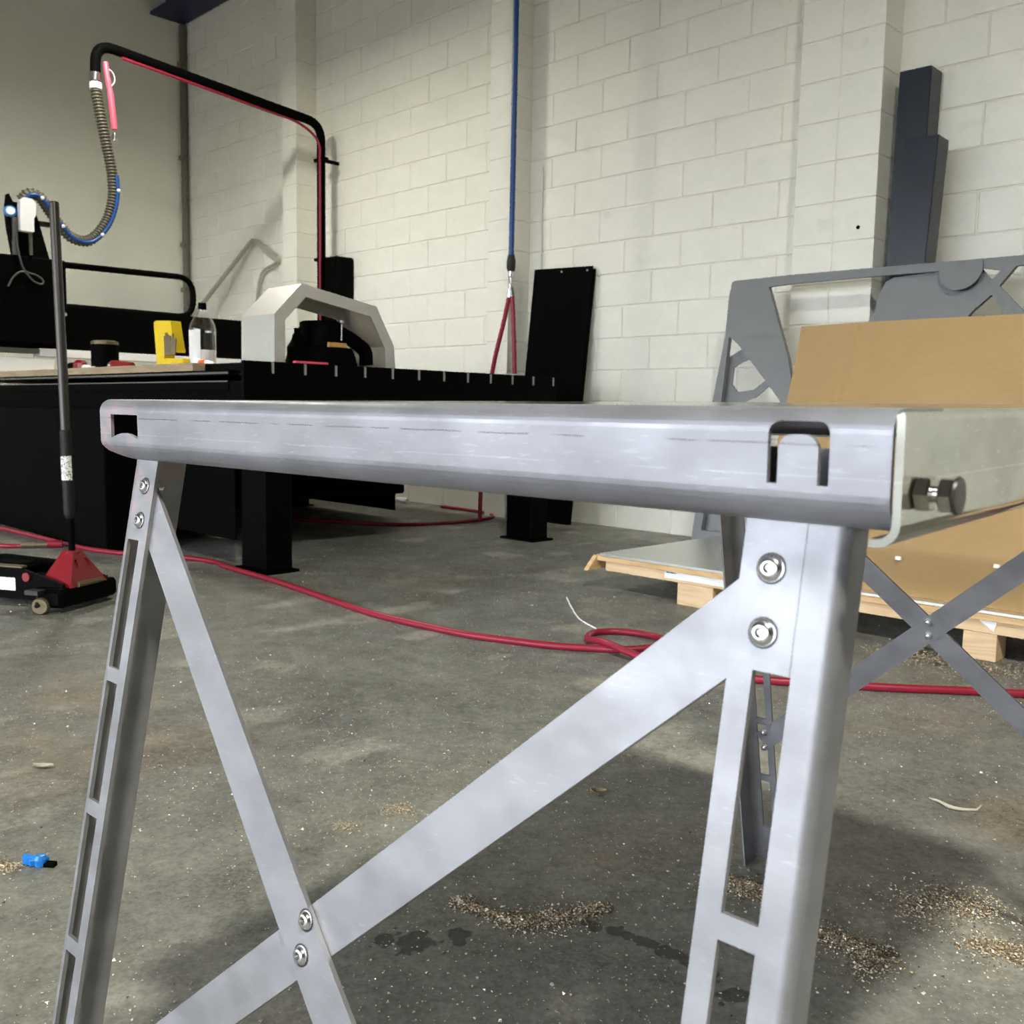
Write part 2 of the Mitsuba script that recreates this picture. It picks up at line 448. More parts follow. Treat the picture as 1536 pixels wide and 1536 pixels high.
def TW(mesh):
    """From table coordinates (a, b, c) to the world."""
    return frame(mesh, TO, EA, EB, EC)


def arc(cx, cy, r, a0, a1, n=9):
    return [(cx + r * math.cos(math.radians(a)), cy + r * math.sin(math.radians(a))) for a in np.linspace(a0, a1, n)]


table = thing('work_table', 'folded aluminium work table on slotted splayed legs with crossed braces, in the foreground', 'table')


def end_rail(b_sign):
    # profile in (b, c): sheet bent over a top and a bottom radius
    line = [(0.050, 0.0013)] + arc(0.0095, 0.0095, 0.0082, -90, -180) + arc(0.0135, 0.0318, 0.0122, 180, 90) + [(0.050, 0.0440)]
    prof = LineString(line).buffer(0.00125, cap_style='flat', join_style='round', quad_segs=3)
    m = extr(prof, TA - 0.0014)                         # (b, c, a)
    m.vertices[:, 2] += 0.0014
    m.vertices = m.vertices[:, [2, 0, 1]]               # (a, b, c); an even permutation
    body = man(m)
    def hole(poly):
        h = extr(poly, 0.02)
        v = h.vertices
        h.vertices = np.stack([v[:, 0], v[:, 2] - 0.005, v[:, 1]], 1)
        h.invert()
        return man(h)
    outer = sbox(0.0243, 0.0051, 0.0494, 0.0294)
    outer = unary_union([sbox(0.0244, 0.0099, 0.0493, 0.0292), Polygon(arc(0.0293, 0.0100, 0.0049, 180, 270, 7) + arc(0.0444, 0.0100, 0.0049, 270, 360, 7))])
    tab = unary_union([sbox(0.0288, 0.0160, 0.0450, 0.0400), Polygon(arc(0.0346, 0.0160, 0.0058, 180, 270, 7) + arc(0.0392, 0.0160, 0.0058, 270, 360, 7))])
    hook = outer.difference(tab).buffer(0.0004).buffer(-0.0004)
    body -= hole(hook)
    bump = Polygon([(0.5505, 0.0300), (0.5505, 0.0285)] + [(0.5505 + 0.038 * t, 0.0285 - 0.0036 * math.sin(math.pi * t)) for t in np.linspace(0.05, 0.95, 11)] + [(0.5885, 0.0285), (0.5885, 0.0300)])
    body -= hole(sbox(0.5495, 0.0113, 0.5905, 0.0287).difference(bump))
    # the lower corner of the far end is cut away
    cut = Polygon([(0.62, 0.030), (0.6085, 0.0305), (0.6065, 0.0345), (0.6000, 0.0388), (0.5720, 0.0455), (0.5700, 0.06), (0.62, 0.06)])
    h = extr(cut, 0.2)
    v = h.vertices
    h.vertices = np.stack([v[:, 0], v[:, 2] - 0.05, v[:, 1]], 1)
    h.invert()
    body -= man(h)
    m = tri(body)
    if b_sign < 0:
        m.vertices = np.stack([m.vertices[:, 0], TD - m.vertices[:, 1], m.vertices[:, 2]], 1)
        m.invert()
    return TW(m)


add(table + '__end_rail', end_rail(1), MAT['aluminium_rail'], smooth=28)
add(table + '__end_rail', end_rail(-1), MAT['aluminium_rail'], smooth=28)


def side_rail(left):
    line = [(0.000, 0.0011)] + arc(-0.0022, 0.0042, 0.0031, 90 - 180, -180, 6) + arc(0.0030, 0.0402, 0.0072, 180, 90, 7) + [(0.020, 0.0474)]
    line = [(-0.0014, 0.0018), (-0.0018, 0.0026), (-0.0020, 0.0045)] + arc(0.0050, 0.0412, 0.0070, 180, 90, 8) + [(0.0075, 0.0482)]
    prof = LineString(line).buffer(0.0015, cap_style='flat', join_style='round', quad_segs=2)
    m = extr(prof, TD + 0.004 if not left else TD - 0.104)                          # (a, c, b)
    v = m.vertices
    m.vertices = np.stack([v[:, 0], v[:, 2] - 0.002, v[:, 1]], 1)
    m.invert()
    if left:
        m.vertices[:, 0] = TA - 0.009 - m.vertices[:, 0]
        m.vertices[:, 1] += 0.052
        m.invert()
    return TW(m)


add(table + '__side_rail', side_rail(False), MAT['aluminium_side'], smooth=28)
add(table + '__side_rail', side_rail(True), MAT['aluminium_side'], smooth=28)
add(table + '__tabletop', TW(bx(0.001, TA - 0.001, 0.0505, TD - 0.0505, 0.0001, 0.0016)), MAT['aluminium_side'], smooth=False)


def leg_frame(mesh, back):
    """(a, s, d): s down along the leg from the rail's lower edge, d inward from the leg's face."""
    co, si = math.cos(TH_), math.sin(TH_)
    v = np.asarray(mesh.vertices)
    a, s, d = v.T
    b, c = B0 - si * s + co * d, TH + co * s + si * d
    if back:
        b = TD - b
    mesh.vertices = np.stack([a, b, c], 1)
    # handedness: (a, s, d) -> (a, c, b) is odd for the front frame
    if not back:
        mesh.invert()
    return TW(mesh)


SLOTS = [(0.0605, 0.1575), (0.1680, 0.2570), (0.2680, 0.3595), (0.3700, 0.4610), (0.4720, 0.5620), (0.5730, 0.6600)]


def leg(left, back):
    rb_ = 0.0145 if left else 0.0048
    line = [(0.0635, 0.0015)] + arc(0.0216 + rb_, 0.0015 + rb_, rb_, -90, -180, 11) + [(0.0216, 0.046 if left else 0.0185)]
    prof = LineString(line).buffer(0.0015, cap_style='flat', quad_segs=2)
    send = 0.7075 if not back else 0.7195
    m = extr(prof, send + 0.03)                         # (a, d, s)
    v = m.vertices
    m.vertices = np.stack([v[:, 0], v[:, 2] - 0.03, v[:, 1]], 1)
    m.invert()
    body = man(m)
    for s0, s1 in SLOTS:
        c = bx(0.0362, 0.0526, s0, s1, -0.01, 0.012)
        body -= man(c)
    m = tri(body)
    if left:
        m.vertices[:, 0] = TA - m.vertices[:, 0]
        m.invert()
    return leg_frame(m, back)


for back in (False, True):
    for left in (False, True):
        add(table + '__leg', leg(left, back), MAT['aluminium_bar'], smooth=28)


def brace(rev, back, front):
    """A flat bar from the bolts at the top of one leg to the bolts low on the other."""
    p0, p1 = np.array([0.050, 0.0319]), np.array([0.558, 0.4960])
    u = (p1 - p0) / np.linalg.norm(p1 - p0)
    w = np.array([-u[1], u[0]])
    a0, a1, hw = p0 - u * 0.006, p1 + u * 0.006, 0.0152
    n = 24
    V, F = [], []
    for i in range(n + 1):
        t = i / n
        q = a0 + (a1 - a0) * t
        k = max(0.0, 1 - abs(t - 0.5) / 0.46)
        d = 0.0031 + (0.0033 * (1 if not front else 0)) * min(1, k * 3) * 0.05
        if front:
            d = 0.0031 - 0.0031 * min(1.0, k * 1.1)
        for s, e in ((-1, 0), (1, 0), (1, 1), (-1, 1)):
            r = q + w * hw * s
            V.append((r[0], r[1], d + 0.0030 * e))
    for i in range(n):
        for j in range(4):
            A_, B_ = i * 4 + j, i * 4 + (j + 1) % 4
            F += [(A_, B_, B_ + 4), (A_, B_ + 4, A_ + 4)]
    F += [(0, 2, 1), (0, 3, 2), (n * 4, n * 4 + 1, n * 4 + 2), (n * 4, n * 4 + 2, n * 4 + 3)]
    m = trimesh.Trimesh(np.array(V), np.array(F), process=False)
    if m.volume < 0:
        m.invert()
    if rev:
        m.vertices[:, 0] = TA - m.vertices[:, 0]
        m.invert()
    return leg_frame(m, back)


for back in (False, True):
    add(table + '__brace', brace(False, back, False), MAT['aluminium_bar'], smooth=False)
    add(table + '__brace', brace(True, back, True), MAT['aluminium_bar'], smooth=False)


def bolt(a, s, d, back, r=0.0053, inner=False):
    """A button head with a hexagon socket, on the face at depth d; inner: nut and thread end on the back."""
    if inner:
        nut = extr(Point(0, 0).buffer(0.0046, quad_segs=2), 0.004)
        m = cat([nut, lathe([(0, 0.0), (0.0024, 0.0), (0.0024, 0.0075), (0.0018, 0.0082), (0, 0.0082)], seg=12)])
        z = 1
    else:
        k = r / 0.0053
        m = lathe([(0.0056 * k, 0), (0.0056 * k, 0.0005), (0.0052 * k, 0.0006), (0.0051 * k, 0.0014), (0.0044 * k, 0.0025), (0.0033 * k, 0.0031), (0.0023 * k, 0.0031),
                   (0.0021 * k, 0.0006), (0, 0.0006)], seg=24)
        z = -1
    v = m.vertices.copy()
    m.vertices = np.stack([a + v[:, 0], s + v[:, 1], d + z * v[:, 2]], 1)
    if z < 0:
        m.invert()
    return leg_frame(m, back)


for back in (False, True):
    for left in (False, True):
        for s in (0.0193, 0.0452):
            a = TA - 0.0501 if left else 0.0501
            add(table + '__bolt', bolt(a, s, -0.0001, back), MAT['steel_bright'], smooth=40)
            add(table + '__nut', bolt(a, s, 0.0062, back, inner=True), MAT['steel_bright'], smooth=25)
        for s in (0.483, 0.509):
            a = TA - 0.0501 if left else 0.0501
            add(table + '__bolt', bolt(a, s, -0.0001, back), MAT['steel_bright'], smooth=40)
            add(table + '__nut', bolt(a, s, 0.0062, back, inner=True), MAT['steel_bright'], smooth=25)
    for s in (0.2510, 0.2708):
        add(table + '__bolt', bolt(0.3028, s, -0.0001, back, r=0.0050), MAT['steel_bright'], smooth=40)
        add(table + '__nut', bolt(0.3028, s, 0.0062, back, inner=True), MAT['steel_bright'], smooth=25)

for back in (False, True):
    for a, s in [(0.0501, 0.0193), (0.0501, 0.0452), (TA - 0.0501, 0.0193), (TA - 0.0501, 0.0452), (0.3028, 0.2510), (0.3028, 0.2708)]:
        wsh = lathe([(0, 0), (0.0062, 0), (0.0064, 0.0003), (0.0058, 0.0005), (0, 0.0005)], seg=24)  # dark disc giving each bolt head its dark ring
        v = wsh.vertices.copy()
        wsh.vertices = np.stack([a + v[:, 0], s + v[:, 1], -0.0001 - v[:, 2]], 1)
        wsh.invert()
        add(table + '__dark_washer', leg_frame(wsh, back), MAT['steel_dark'], smooth=40)

# the bolt with two nuts that sticks out of the near side rail
def out_lathe(prof, seg=24, b=0.0125, c=0.0305, flats=None):
    m = lathe(prof, seg=seg)
    v = m.vertices.copy()
    m.vertices = np.stack([-0.0036 - v[:, 2], b + v[:, 0], c + v[:, 1]], 1)
    if m.volume < 0:
        m.invert()
    return TW(m)


hexb = thing('work_table__hex_bolt', 'x', 'x')
del labels[hexb]
MAT['bolt_zinc'] = 'm_bolt_zinc'
scene['m_bolt_zinc'] = pbsdf(base_color=rgb(0.42, 0.40, 0.37), metallic=1.0, roughness=0.2)
add(hexb, out_lathe([(0, 0), (0.0030, 0), (0.0030, 0.0125), (0, 0.0125)], 16), MAT['bolt_zinc'], smooth=30)
add(hexb + '__nut', out_lathe([(0.0, 0.0003), (0.0060, 0.0003), (0.0068, 0.0009), (0.0068, 0.0051), (0.0060, 0.0057), (0, 0.0057)], 6), MAT['bolt_zinc'], smooth=False)
add(hexb + '__nut', out_lathe([(0.0, 0.0086), (0.0060, 0.0086), (0.0068, 0.0092), (0.0068, 0.0131), (0.0060, 0.0137), (0, 0.0137)], 6), MAT['bolt_zinc'], smooth=False)
add(hexb + '__dark_washer', out_lathe([(0, 0.0137), (0.0068, 0.0137), (0.0070, 0.0142), (0.0066, 0.0150), (0.004, 0.0153), (0, 0.0150)], 24), MAT['steel_dark'], smooth=30)
# ------------------------------------------------------------------ the cutting machine by the wall
cm = thing('cutting_machine', 'black flatbed cutting machine with slatted end and moving gantry in front of the block wall', 'machine')
XE, YA, YB, XW = -3.68, 2.14, 4.10, -9.0      # slatted end, front side, back side, far end of the bed
ZT = 0.925
add(cm + '__front_rail', cat([bx(XW, -3.84, YA, YA + 0.05, 0.865, 0.888), bx(XW, -3.84, YA - 0.004, YA + 0.05, 0.80, 0.842), bx(XW, -3.84, YA + 0.012, YA + 0.05, 0.70, 0.80)]), MAT['black_satin'], smooth=False)
add(cm + '__edge_strip', bx(XW, -3.84, YA - 0.006, YA - 0.0005, 0.871, 0.880), MAT['grey_edge'], smooth=False)
add(cm + '__edge_strip', bx(XW, -3.84, YA - 0.009, YA - 0.0045, 0.836, 0.842), MAT['grey_edge'], smooth=False)
add(cm + '__back_rail', bx(XW, XE - 0.02, YB - 0.05, YB, 0.70, 0.90), MAT['black_satin'], smooth=False)
add(cm + '__bed_board', bx(XW, -4.16, YA - 0.002, YB - 0.06, 0.889, ZT), MAT['bed_wood'], smooth=False)
add(cm + '__end_beam', bx(-3.84, -3.705, YA, YB, 0.70, 0.84, r=0.006), MAT['black_satin'], smooth=False)
# the notched end plate: a tooth on each slat
NY0, NP = 2.098, 0.1635
poly = sbox(YA - 0.02, 0.66, 4.09, ZT)
for k in range(13):
    y = NY0 + NP * k
    if YA < y < 4.09:
        poly = poly.difference(sbox(y - 0.009, 0.872, y + 0.009, 1.0))
pl = extr(poly, 0.02)
pl.vertices = np.stack([XE - 0.02 + pl.vertices[:, 2], pl.vertices[:, 0], pl.vertices[:, 1]], 1)
add(cm + '__end_plate', pl, MAT['black_paint'], smooth=False)
for k in range(13):
    y = NY0 + NP * k
    if YA < y < 4.09:
        add(cm + '__blade', bx(-4.15, XE + 0.002, y - 0.004, y + 0.004, 0.874, 0.922), 'm_blade', smooth=False)
scene['m_blade'] = pbsdf(base_color=rgb(0.34, 0.33, 0.31), roughness=0.5, metallic=0.3)
for k in range(12):
    y0, y1 = NY0 + NP * k + 0.013, NY0 + NP * (k + 1) - 0.013
    y0, y1 = max(y0, YA + 0.055), min(y1, YB - 0.055)
    if y1 > y0:
        add(cm + '__slat', bx(-4.155, XE - 0.022, y0, y1, 0.88, ZT - 0.003, r=0.003), MAT['black_paint'], smooth=False)
for y in (2.29, 3.98):
    for x in (-3.79, -6.2, -8.6):
        k = add(cm + '__leg', bx(x - 0.10, x + 0.10, y - 0.07, y + 0.07, 0.012, 0.75, r=0.006), MAT['black_paint'], smooth=False)
        add(k + '__foot', bx(x - 0.13, x + 0.13, y - 0.085, y + 0.085, 0.0, 0.012), MAT['black_paint'], smooth=False)
add(cm + '__cross_beam', bx(-3.87, -3.73, 2.36, 3.91, 0.56, 0.70, r=0.004), MAT['black_satin'], smooth=False)
add(cm + '__cross_beam', bx(-6.3, -6.1, 2.36, 3.91, 0.56, 0.70, r=0.004), MAT['black_satin'], smooth=False)
add(cm + '__long_beam', bx(XW, -3.9, 2.25, 2.33, 0.46, 0.70, r=0.004), MAT['black_satin'], smooth=False)
add(cm + '__long_beam', bx(XW, -3.9, 3.93, 4.01, 0.46, 0.70, r=0.004), MAT['black_satin'], smooth=False)
add(cm + '__dark_panel', bx(XW, -3.91, 2.20, 2.206, 0.13, 0.70), MAT['black_satin'], smooth=False)  # black panel closing off the dark space under the bed
add(cm + '__dark_front_box', bx(XW, -4.70, 1.945, 2.195, 0.0, 0.70, r=0.006), MAT['black_satin'], smooth=False)  # black box standing for the deep dark below the bed front
add(cm + '__added_back_panel', bx(XW, -5.1, 4.06, 4.066, 0.05, 0.70), MAT['black_satin'], smooth=False)  # added to darken the space under the bed
# black boxes filling the black area between the legs
add(cm + '__dark_box', bx(XW, -6.35, 2.36, 3.9, 0.28, 0.70, r=0.01), MAT['black_satin'], smooth=False)
add(cm + '__dark_box', bx(-6.05, -4.30, 2.36, 3.5, 0.25, 0.70, r=0.01), MAT['black_satin'], smooth=False)
# gantry across the bed
GX = -6.95
g = add(cm + '__gantry', bx(GX - 0.16, GX, 2.10, 4.06, 1.10, 1.40, r=0.006), MAT['black_paint'], smooth=False)
lp = fillet([(GX - 0.03, 2.2, 1.672), (GX - 0.03, 3.60, 1.690), (GX - 0.03, 3.60, 1.395), (GX - 0.03, 2.45, 1.395)], 0.13, 9)
add(g + '__rail_loop', tube(lp, 0.022, 12), MAT['black_paint'], smooth=40)
add(g + '__track', bx(GX - 0.12, GX + 0.012, 2.46, 4.05, 1.045, 1.098), MAT['white_plastic'], smooth=False)
add(g + '__track', bx(GX - 0.12, GX + 0.010, 2.12, 2.455, 1.062, 1.092), MAT['grey_edge'], smooth=False)
for y in (2.14, 3.98):
    add(g + '__post', bx(GX - 0.14, GX - 0.02, y - 0.03, y + 0.05, ZT, 1.11), MAT['black_satin'], smooth=False)
# carriage with the torch
c = add(cm + '__carriage', cat([bx(GX + 0.001, GX + 0.09, 1.95, 2.62, 1.13, 1.69, r=0.008)]), MAT['black_paint'], smooth=False)
hd = extr(Polygon([(2.30, 1.68), (2.52, 1.68), (2.455, 1.93), (2.42, 2.03), (2.30, 2.03), (2.275, 2.08), (2.262, 1.98), (2.272, 1.86)]), 0.07)
hd.vertices = np.stack([GX + 0.01 + hd.vertices[:, 2], hd.vertices[:, 0], hd.vertices[:, 1]], 1)
add(c + '__torch_bracket', hd, MAT['black_satin'], smooth=False)
add(c + '__bracket_bar', bx(GX + 0.02, GX + 0.05, 2.42, 2.56, 1.905, 1.937), MAT['steel_dark'], smooth=False)
w = extr(Polygon([(2.318, 1.845), (2.402, 1.842), (2.404, 1.93), (2.416, 1.95), (2.418, 2.03), (2.395, 2.056), (2.342, 2.058), (2.322, 2.035)]).buffer(-0.008).buffer(0.008), 0.06)
w.vertices = np.stack([GX + 0.085 + w.vertices[:, 2], w.vertices[:, 0], w.vertices[:, 1]], 1)
wk = add(c + '__torch_cover', w, MAT['white_plastic'], smooth=30)
add(c + '__cap', lathe([(0, 0), (0.02, 0), (0.022, 0.018), (0.012, 0.03), (0, 0.032)], (GX + 0.11, 2.37, 2.055)), MAT['orange_plastic'])
add(c + '__gauge', lathe([(0, 0), (0.035, 0), (0.04, 0.01), (0.036, 0.028), (0, 0.03)], (GX + 0.06, 2.285, 1.965), axis=(1, -0.25, 0.1)), MAT['blue_plastic'])
add(c + '__gauge_face', lathe([(0, 0.0), (0.027, 0.0), (0.025, 0.006), (0, 0.007)], (GX + 0.0905, 2.278, 1.968), axis=(1, -0.25, 0.1)), MAT['white_paper'])
add(c + '__side_bar', bx(GX + 0.075, GX + 0.105, 2.285, 2.315, 1.69, 1.93), MAT['grey_edge'], smooth=False)
add(c + '__side_bar', bx(GX + 0.082, GX + 0.10, 2.385, 2.405, 1.70, 1.85), MAT['grey_edge'], smooth=False)
add(c + '__cable', tube(curve([(GX + 0.10, 2.30, 1.90), (GX + 0.11, 2.305, 1.76), (GX + 0.115, 2.32, 1.66), (GX + 0.11, 2.35, 1.59), (GX + 0.11, 2.42, 1.57), (GX + 0.11, 2.46, 1.54), (GX + 0.11, 2.45, 1.515),
                                (GX + 0.11, 2.40, 1.53), (GX + 0.11, 2.34, 1.585), (GX + 0.11, 2.28, 1.55), (GX + 0.11, 2.24, 1.48)], 6), 0.007, 8), MAT['grey_cable'])
add(c + '__knob', lathe([(0, 0), (0.014, 0), (0.012, 0.012), (0, 0.013)], (GX + 0.09, 2.60, 1.33), axis=(1, 0, 0)), MAT['steel_bright'])
add(c + '__motor', lathe([(0, 0), (0.05, 0), (0.05, 0.12), (0.03, 0.15), (0, 0.15)], (GX + 0.04, 2.16, 1.69)), MAT['brass'])

# boom that carries the hoses
BX = -6.84
bm = thing('hose_boom', 'black pipe boom with a bent elbow swung out over the cutting machine', 'boom')
path = fillet([(BX, 4.665, 0.0), (BX, 4.665, 3.02), (-6.90, 2.875, 3.185), (-6.90, 2.868, 2.90)], 0.13, 10)
i_end = len(path)
add(bm + '__pipe', tube(path, 0.035, 14), MAT['black_satin'], smooth=40)
add(bm + '__end_collar', tube([(-6.90, 2.868, 2.985), (-6.90, 2.868, 2.93)], 0.040, 14), MAT['steel_bright'], smooth=40)
for z in (2.74, 1.945):
    add(bm + '__bracket', cat([bx(BX - 0.07, BX + 0.07, 4.64, 4.69, z - 0.012, z + 0.012), bx(BX - 0.012, BX + 0.012, 4.69, WY - 0.001, z - 0.012, z + 0.012)]), MAT['black_satin'], smooth=False)
add(bm + '__strap', tube(curve([(-6.88, 3.05, 3.125), (-6.87, 3.5, 3.085), (-6.86, 4.2, 3.02), (-6.855, 4.42, 3.00), (-6.82, 4.56, 2.93), (-6.80, 4.62, 2.84), (-6.795, 4.622, 2.70), (-6.795, 4.622, 2.2), (-6.795, 4.622, 1.3), (-6.795, 4.622, 0.95)], 6), 0.011, 8), MAT['red_rubber'])
sb = thing('switch_box', 'black box mounted on the block wall beside the boom post', 'box')
add(sb + '__body', bx(-6.80 + 0.02, -6.62, 4.66, WY - 0.001, 1.28, 1.955, r=0.012), MAT['black_paint'], smooth=False)
add(sb + '__lid', bx(-6.775, -6.625, 4.652, 4.6595, 1.30, 1.94, r=0.002), MAT['black_satin'], smooth=False)

# corrugated hose hanging from the boom to the torch
HP = curve([(-6.90, 2.868, 2.93), (-6.89, 2.868, 2.85), (-6.88, 2.888, 2.70), (-6.87, 2.922, 2.504), (-6.86, 2.950, 2.321), (-6.85, 2.947, 2.148), (-6.85, 2.893, 1.976), (-6.85, 2.78, 1.848), (-6.85, 2.663, 1.846),
            (-6.85, 2.586, 1.914), (-6.85, 2.52, 2.00), (-6.85, 2.454, 2.085), (-6.85, 2.39, 2.092), (-6.86, 2.345, 2.045)], 40)
s = np.r_[0, np.cumsum(np.linalg.norm(np.diff(HP, axis=0), axis=1))]
n = int(s[-1] / 0.0036)
u = np.linspace(0, s[-1], n)
HP2 = np.stack([np.interp(u, s, HP[:, k]) for k in range(3)], 1)
for _ in range(6):
    HP2[1:-1] = (HP2[:-2] + 2 * HP2[1:-1] + HP2[2:]) / 4
hose = thing('corrugated_hose', 'brown corrugated hose hanging in a loop from the boom end to the torch', 'hose')
add(hose + '__sleeve', tube(HP2, 0.034 + 0.0042 * np.sign(np.sin(2 * np.pi * u / 0.0216)) * np.abs(np.sin(2 * np.pi * u / 0.0216)) ** 0.6, 14), MAT['hose_brown'], smooth=50)
add(hose + '__clip', tube([HP2[4], HP2[16]], 0.041, 14), MAT['white_plastic'], smooth=40)
off = np.stack([np.full(n, 0.042), np.zeros(n), np.zeros(n)], 1)
k0 = int(n * 0.36)
side = np.array([[0.036, 0.030 * (1 - i / n), -0.012] for i in range(n)])
BHz = (HP2 + side)[k0::5]
bh = thing('blue_air_line', 'thin blue air line tied along the corrugated hose', 'hose')
add(bh + '__line', tube(BHz, 0.013, 10), MAT['blue_rubber'], smooth=50)
for f in (0.42, 0.62, 0.80, 0.92):
    q = HP2[int(n * f)] + side[int(n * f)]
    add(bh + '__tie', trimesh.creation.icosphere(1, 0.013).apply_translation(q + np.array([0.012, 0, 0])), MAT['white_plastic'])
rs = thing('red_tie_tape', 'red tape tied around the upper end of the corrugated hose under the boom elbow', 'tape')
add(rs + '__tape', tube(curve([(-6.86, 2.925, 3.06), (-6.85, 2.93, 2.97), (-6.845, 2.945, 2.87), (-6.84, 2.955, 2.75), (-6.835, 2.965, 2.62)], 6), [0.018] * 13 + [0.02] * 12, 8), MAT['pink_tape'])
add(rs + '__fitting', lathe([(0, 0), (0.018, 0.005), (0.02, 0.03), (0.012, 0.06), (0, 0.062)], (-6.835, 2.965, 2.535)), MAT['steel_bright'])
add(rs + '__cord', tube(curve([(-6.86, 2.93, 3.03), (-6.86, 2.975, 3.0), (-6.86, 2.985, 2.95), (-6.85, 2.95, 2.90)], 6), 0.004, 6), MAT['white_plastic'])

# grey conduit bent over the block wall
wc = thing('bent_rod', 'bent pale grey rod leaning on the block wall behind the cutting machine', 'rod')
add(wc + '__rod', tube(fillet([(-9.30, 4.45, 0.0), (-8.86, 4.60, 1.63), (-8.145, 4.80, 2.262), (-7.75, 4.80, 2.075)], 0.03, 5), 0.020, 8), 'm_conduit_grey', smooth=40)
add(wc + '__hook', tube(curve([(-7.75, 4.80, 2.075), (-7.73, 4.80, 2.02), (-7.94, 4.80, 1.973), (-8.02, 4.80, 1.90), (-8.06, 4.80, 1.772), (-8.10, 4.80, 1.60)], 6), 0.014, 8), 'm_conduit_grey', smooth=40)
scene['m_conduit_grey'] = pbsdf(base_color=rgb(0.36, 0.35, 0.29), roughness=0.5)

# sheet-metal hood standing on the slats
hood = thing('sheet_metal_hood', 'folded bare aluminium hood with chamfered corners standing on the machine bed', 'hood')
PRF = [(2.360, ZT), (2.362, 1.146), (2.505, 1.292), (2.930, 1.226), (3.038, 1.042), (3.050, ZT)]
X0, X1 = -4.115, -3.83


def panel(a, b, x0, x1, t=0.004):
    a, b = np.array(a), np.array(b)
    d = (b - a) / np.linalg.norm(b - a)
    nn = np.array([-d[1], d[0]])
    v = []
    for q in (a, b):
        for s_ in (0, -t):
            for x in (x0, x1):
                v.append((x, q[0] + nn[0] * s_, q[1] + nn[1] * s_))
    return trimesh.convex.convex_hull(np.array(v))


for a, b in zip(PRF[:-1], PRF[1:]):
    add(hood + '__panel', panel(a, b, X0, X1), MAT['hood_alu'], smooth=False)
rim = Polygon(PRF).difference(Polygon([(2.415, ZT - 0.1), (2.417, 1.122), (2.527, 1.234), (2.895, 1.176), (2.982, 1.028), (2.992, ZT - 0.1)]))
for x in (X1 - 0.004, X0):
    r_ = extr(rim, 0.005)
    r_.vertices = np.stack([x + r_.vertices[:, 2], r_.vertices[:, 0], r_.vertices[:, 1]], 1)
    add(hood + '__rim', r_, MAT['hood_alu'], smooth=False)

mh = thing('machine_head', 'black drum shaped machine head standing under the bare aluminium hood', 'motor')
mx, my = -4.02, 2.74
add(mh + '__base', lathe([(0, 0), (0.17, 0), (0.175, 0.02), (0.165, 0.06), (0.15, 0.095), (0, 0.095)], (mx, my, ZT)), MAT['black_satin'])
add(mh + '__drum', lathe([(0, 0.09), (0.10, 0.09), (0.112, 0.10), (0.112, 0.185), (0.104, 0.20), (0.105, 0.215), (0.095, 0.222), (0, 0.222)], (mx, my, ZT)), MAT['black_paint'])
add(mh + '__amber_plate', bx(mx + 0.118, mx + 0.132, my - 0.05, my + 0.06, ZT + 0.083, ZT + 0.118, r=0.004), MAT['amber'], smooth=False)  # small amber plate making the orange patch on the head
add(mh + '__spigot', lathe([(0, 0), (0.045, 0), (0.05, 0.09), (0.03, 0.12), (0.022, 0.15), (0.016, 0.155), (0.016, 0.18), (0, 0.18)], (mx + 0.03, my - 0.155, ZT)), MAT['black_satin'])
add(mh + '__arm', tube(curve([(mx + 0.05, my + 0.08, ZT + 0.17), (mx + 0.07, my + 0.15, ZT + 0.13), (mx + 0.07, my + 0.21, ZT + 0.09), (mx + 0.07, my + 0.22, ZT + 0.02)], 6), 0.035, 10), MAT['black_satin'])
add(mh + '__valve', cat([lathe([(0, 0), (0.012, 0.002), (0.014, 0.014), (0, 0.018)], (mx + 0.12, my + 0.035, ZT + 0.212)), tube([(mx + 0.12, my + 0.035, ZT + 0.21), (mx + 0.125, my + 0.03, ZT + 0.13)], 0.004, 6)]), MAT['steel_bright'])
rb = thing('red_bar', 'thin red bar lying on the slatted end in front of the machine head', 'bar')
add(rb, bx(-3.745, -3.72, 2.40, 2.575, ZT - 0.003, ZT + 0.012, r=0.003), MAT['pink_tape'], smooth=False)
wb = thing('white_block', 'small pale block standing inside the front foot of the hood', 'block')
add(wb, bx(-4.02, -3.95, 2.45, 2.49, ZT - 0.003, 1.0, r=0.004), MAT['white_paper'], smooth=False)
wd = thing('white_dish', 'white dish at the far corner of the slatted bed by the red straps', 'dish')
add(wd, lathe([(0, 0), (0.06, 0), (0.085, 0.012), (0.08, 0.02), (0.055, 0.022), (0, 0.02)], (-4.0, 3.98, ZT - 0.003)), MAT['white_plastic'])

# bits lying on the bed
bt = thing('clear_bottle', 'large clear plastic bottle with white label and black cap on the machine bed', 'bottle')
o = (-4.75, 2.5, ZT)
add(bt + '__body', lathe([(0.0, 0.001), (0.062, 0.001), (0.068, 0.008), (0.068, 0.20), (0.064, 0.225), (0.035, 0.28), (0.019, 0.295), (0.019, 0.312)], o, 24), MAT['clear_plastic'], smooth=40)
lb = lathe([(0.0690, 0.05), (0.0690, 0.195)], o, 48)
keep = [f for f in lb.faces if np.mean(np.arctan2(lb.vertices[f][:, 1] - o[1], lb.vertices[f][:, 0] - o[0])) < -0.62]
add(bt + '__label', trimesh.Trimesh(lb.vertices, np.array(keep), process=False), MAT['white_paper'], smooth=40)
add(bt + '__liquid', lathe([(0, 0.003), (0.064, 0.004), (0.066, 0.095), (0, 0.095)], o, 24), MAT['white_paper'], smooth=40)
add(bt + '__cap', lathe([(0, 0), (0.021, 0), (0.021, 0.03), (0.019, 0.033), (0, 0.033)], (o[0], o[1], o[2] + 0.305)), MAT['black_satin'])
yb = thing('yellow_holder', 'yellow plastic holder with a bundle of bits, left of the clear bottle', 'holder')
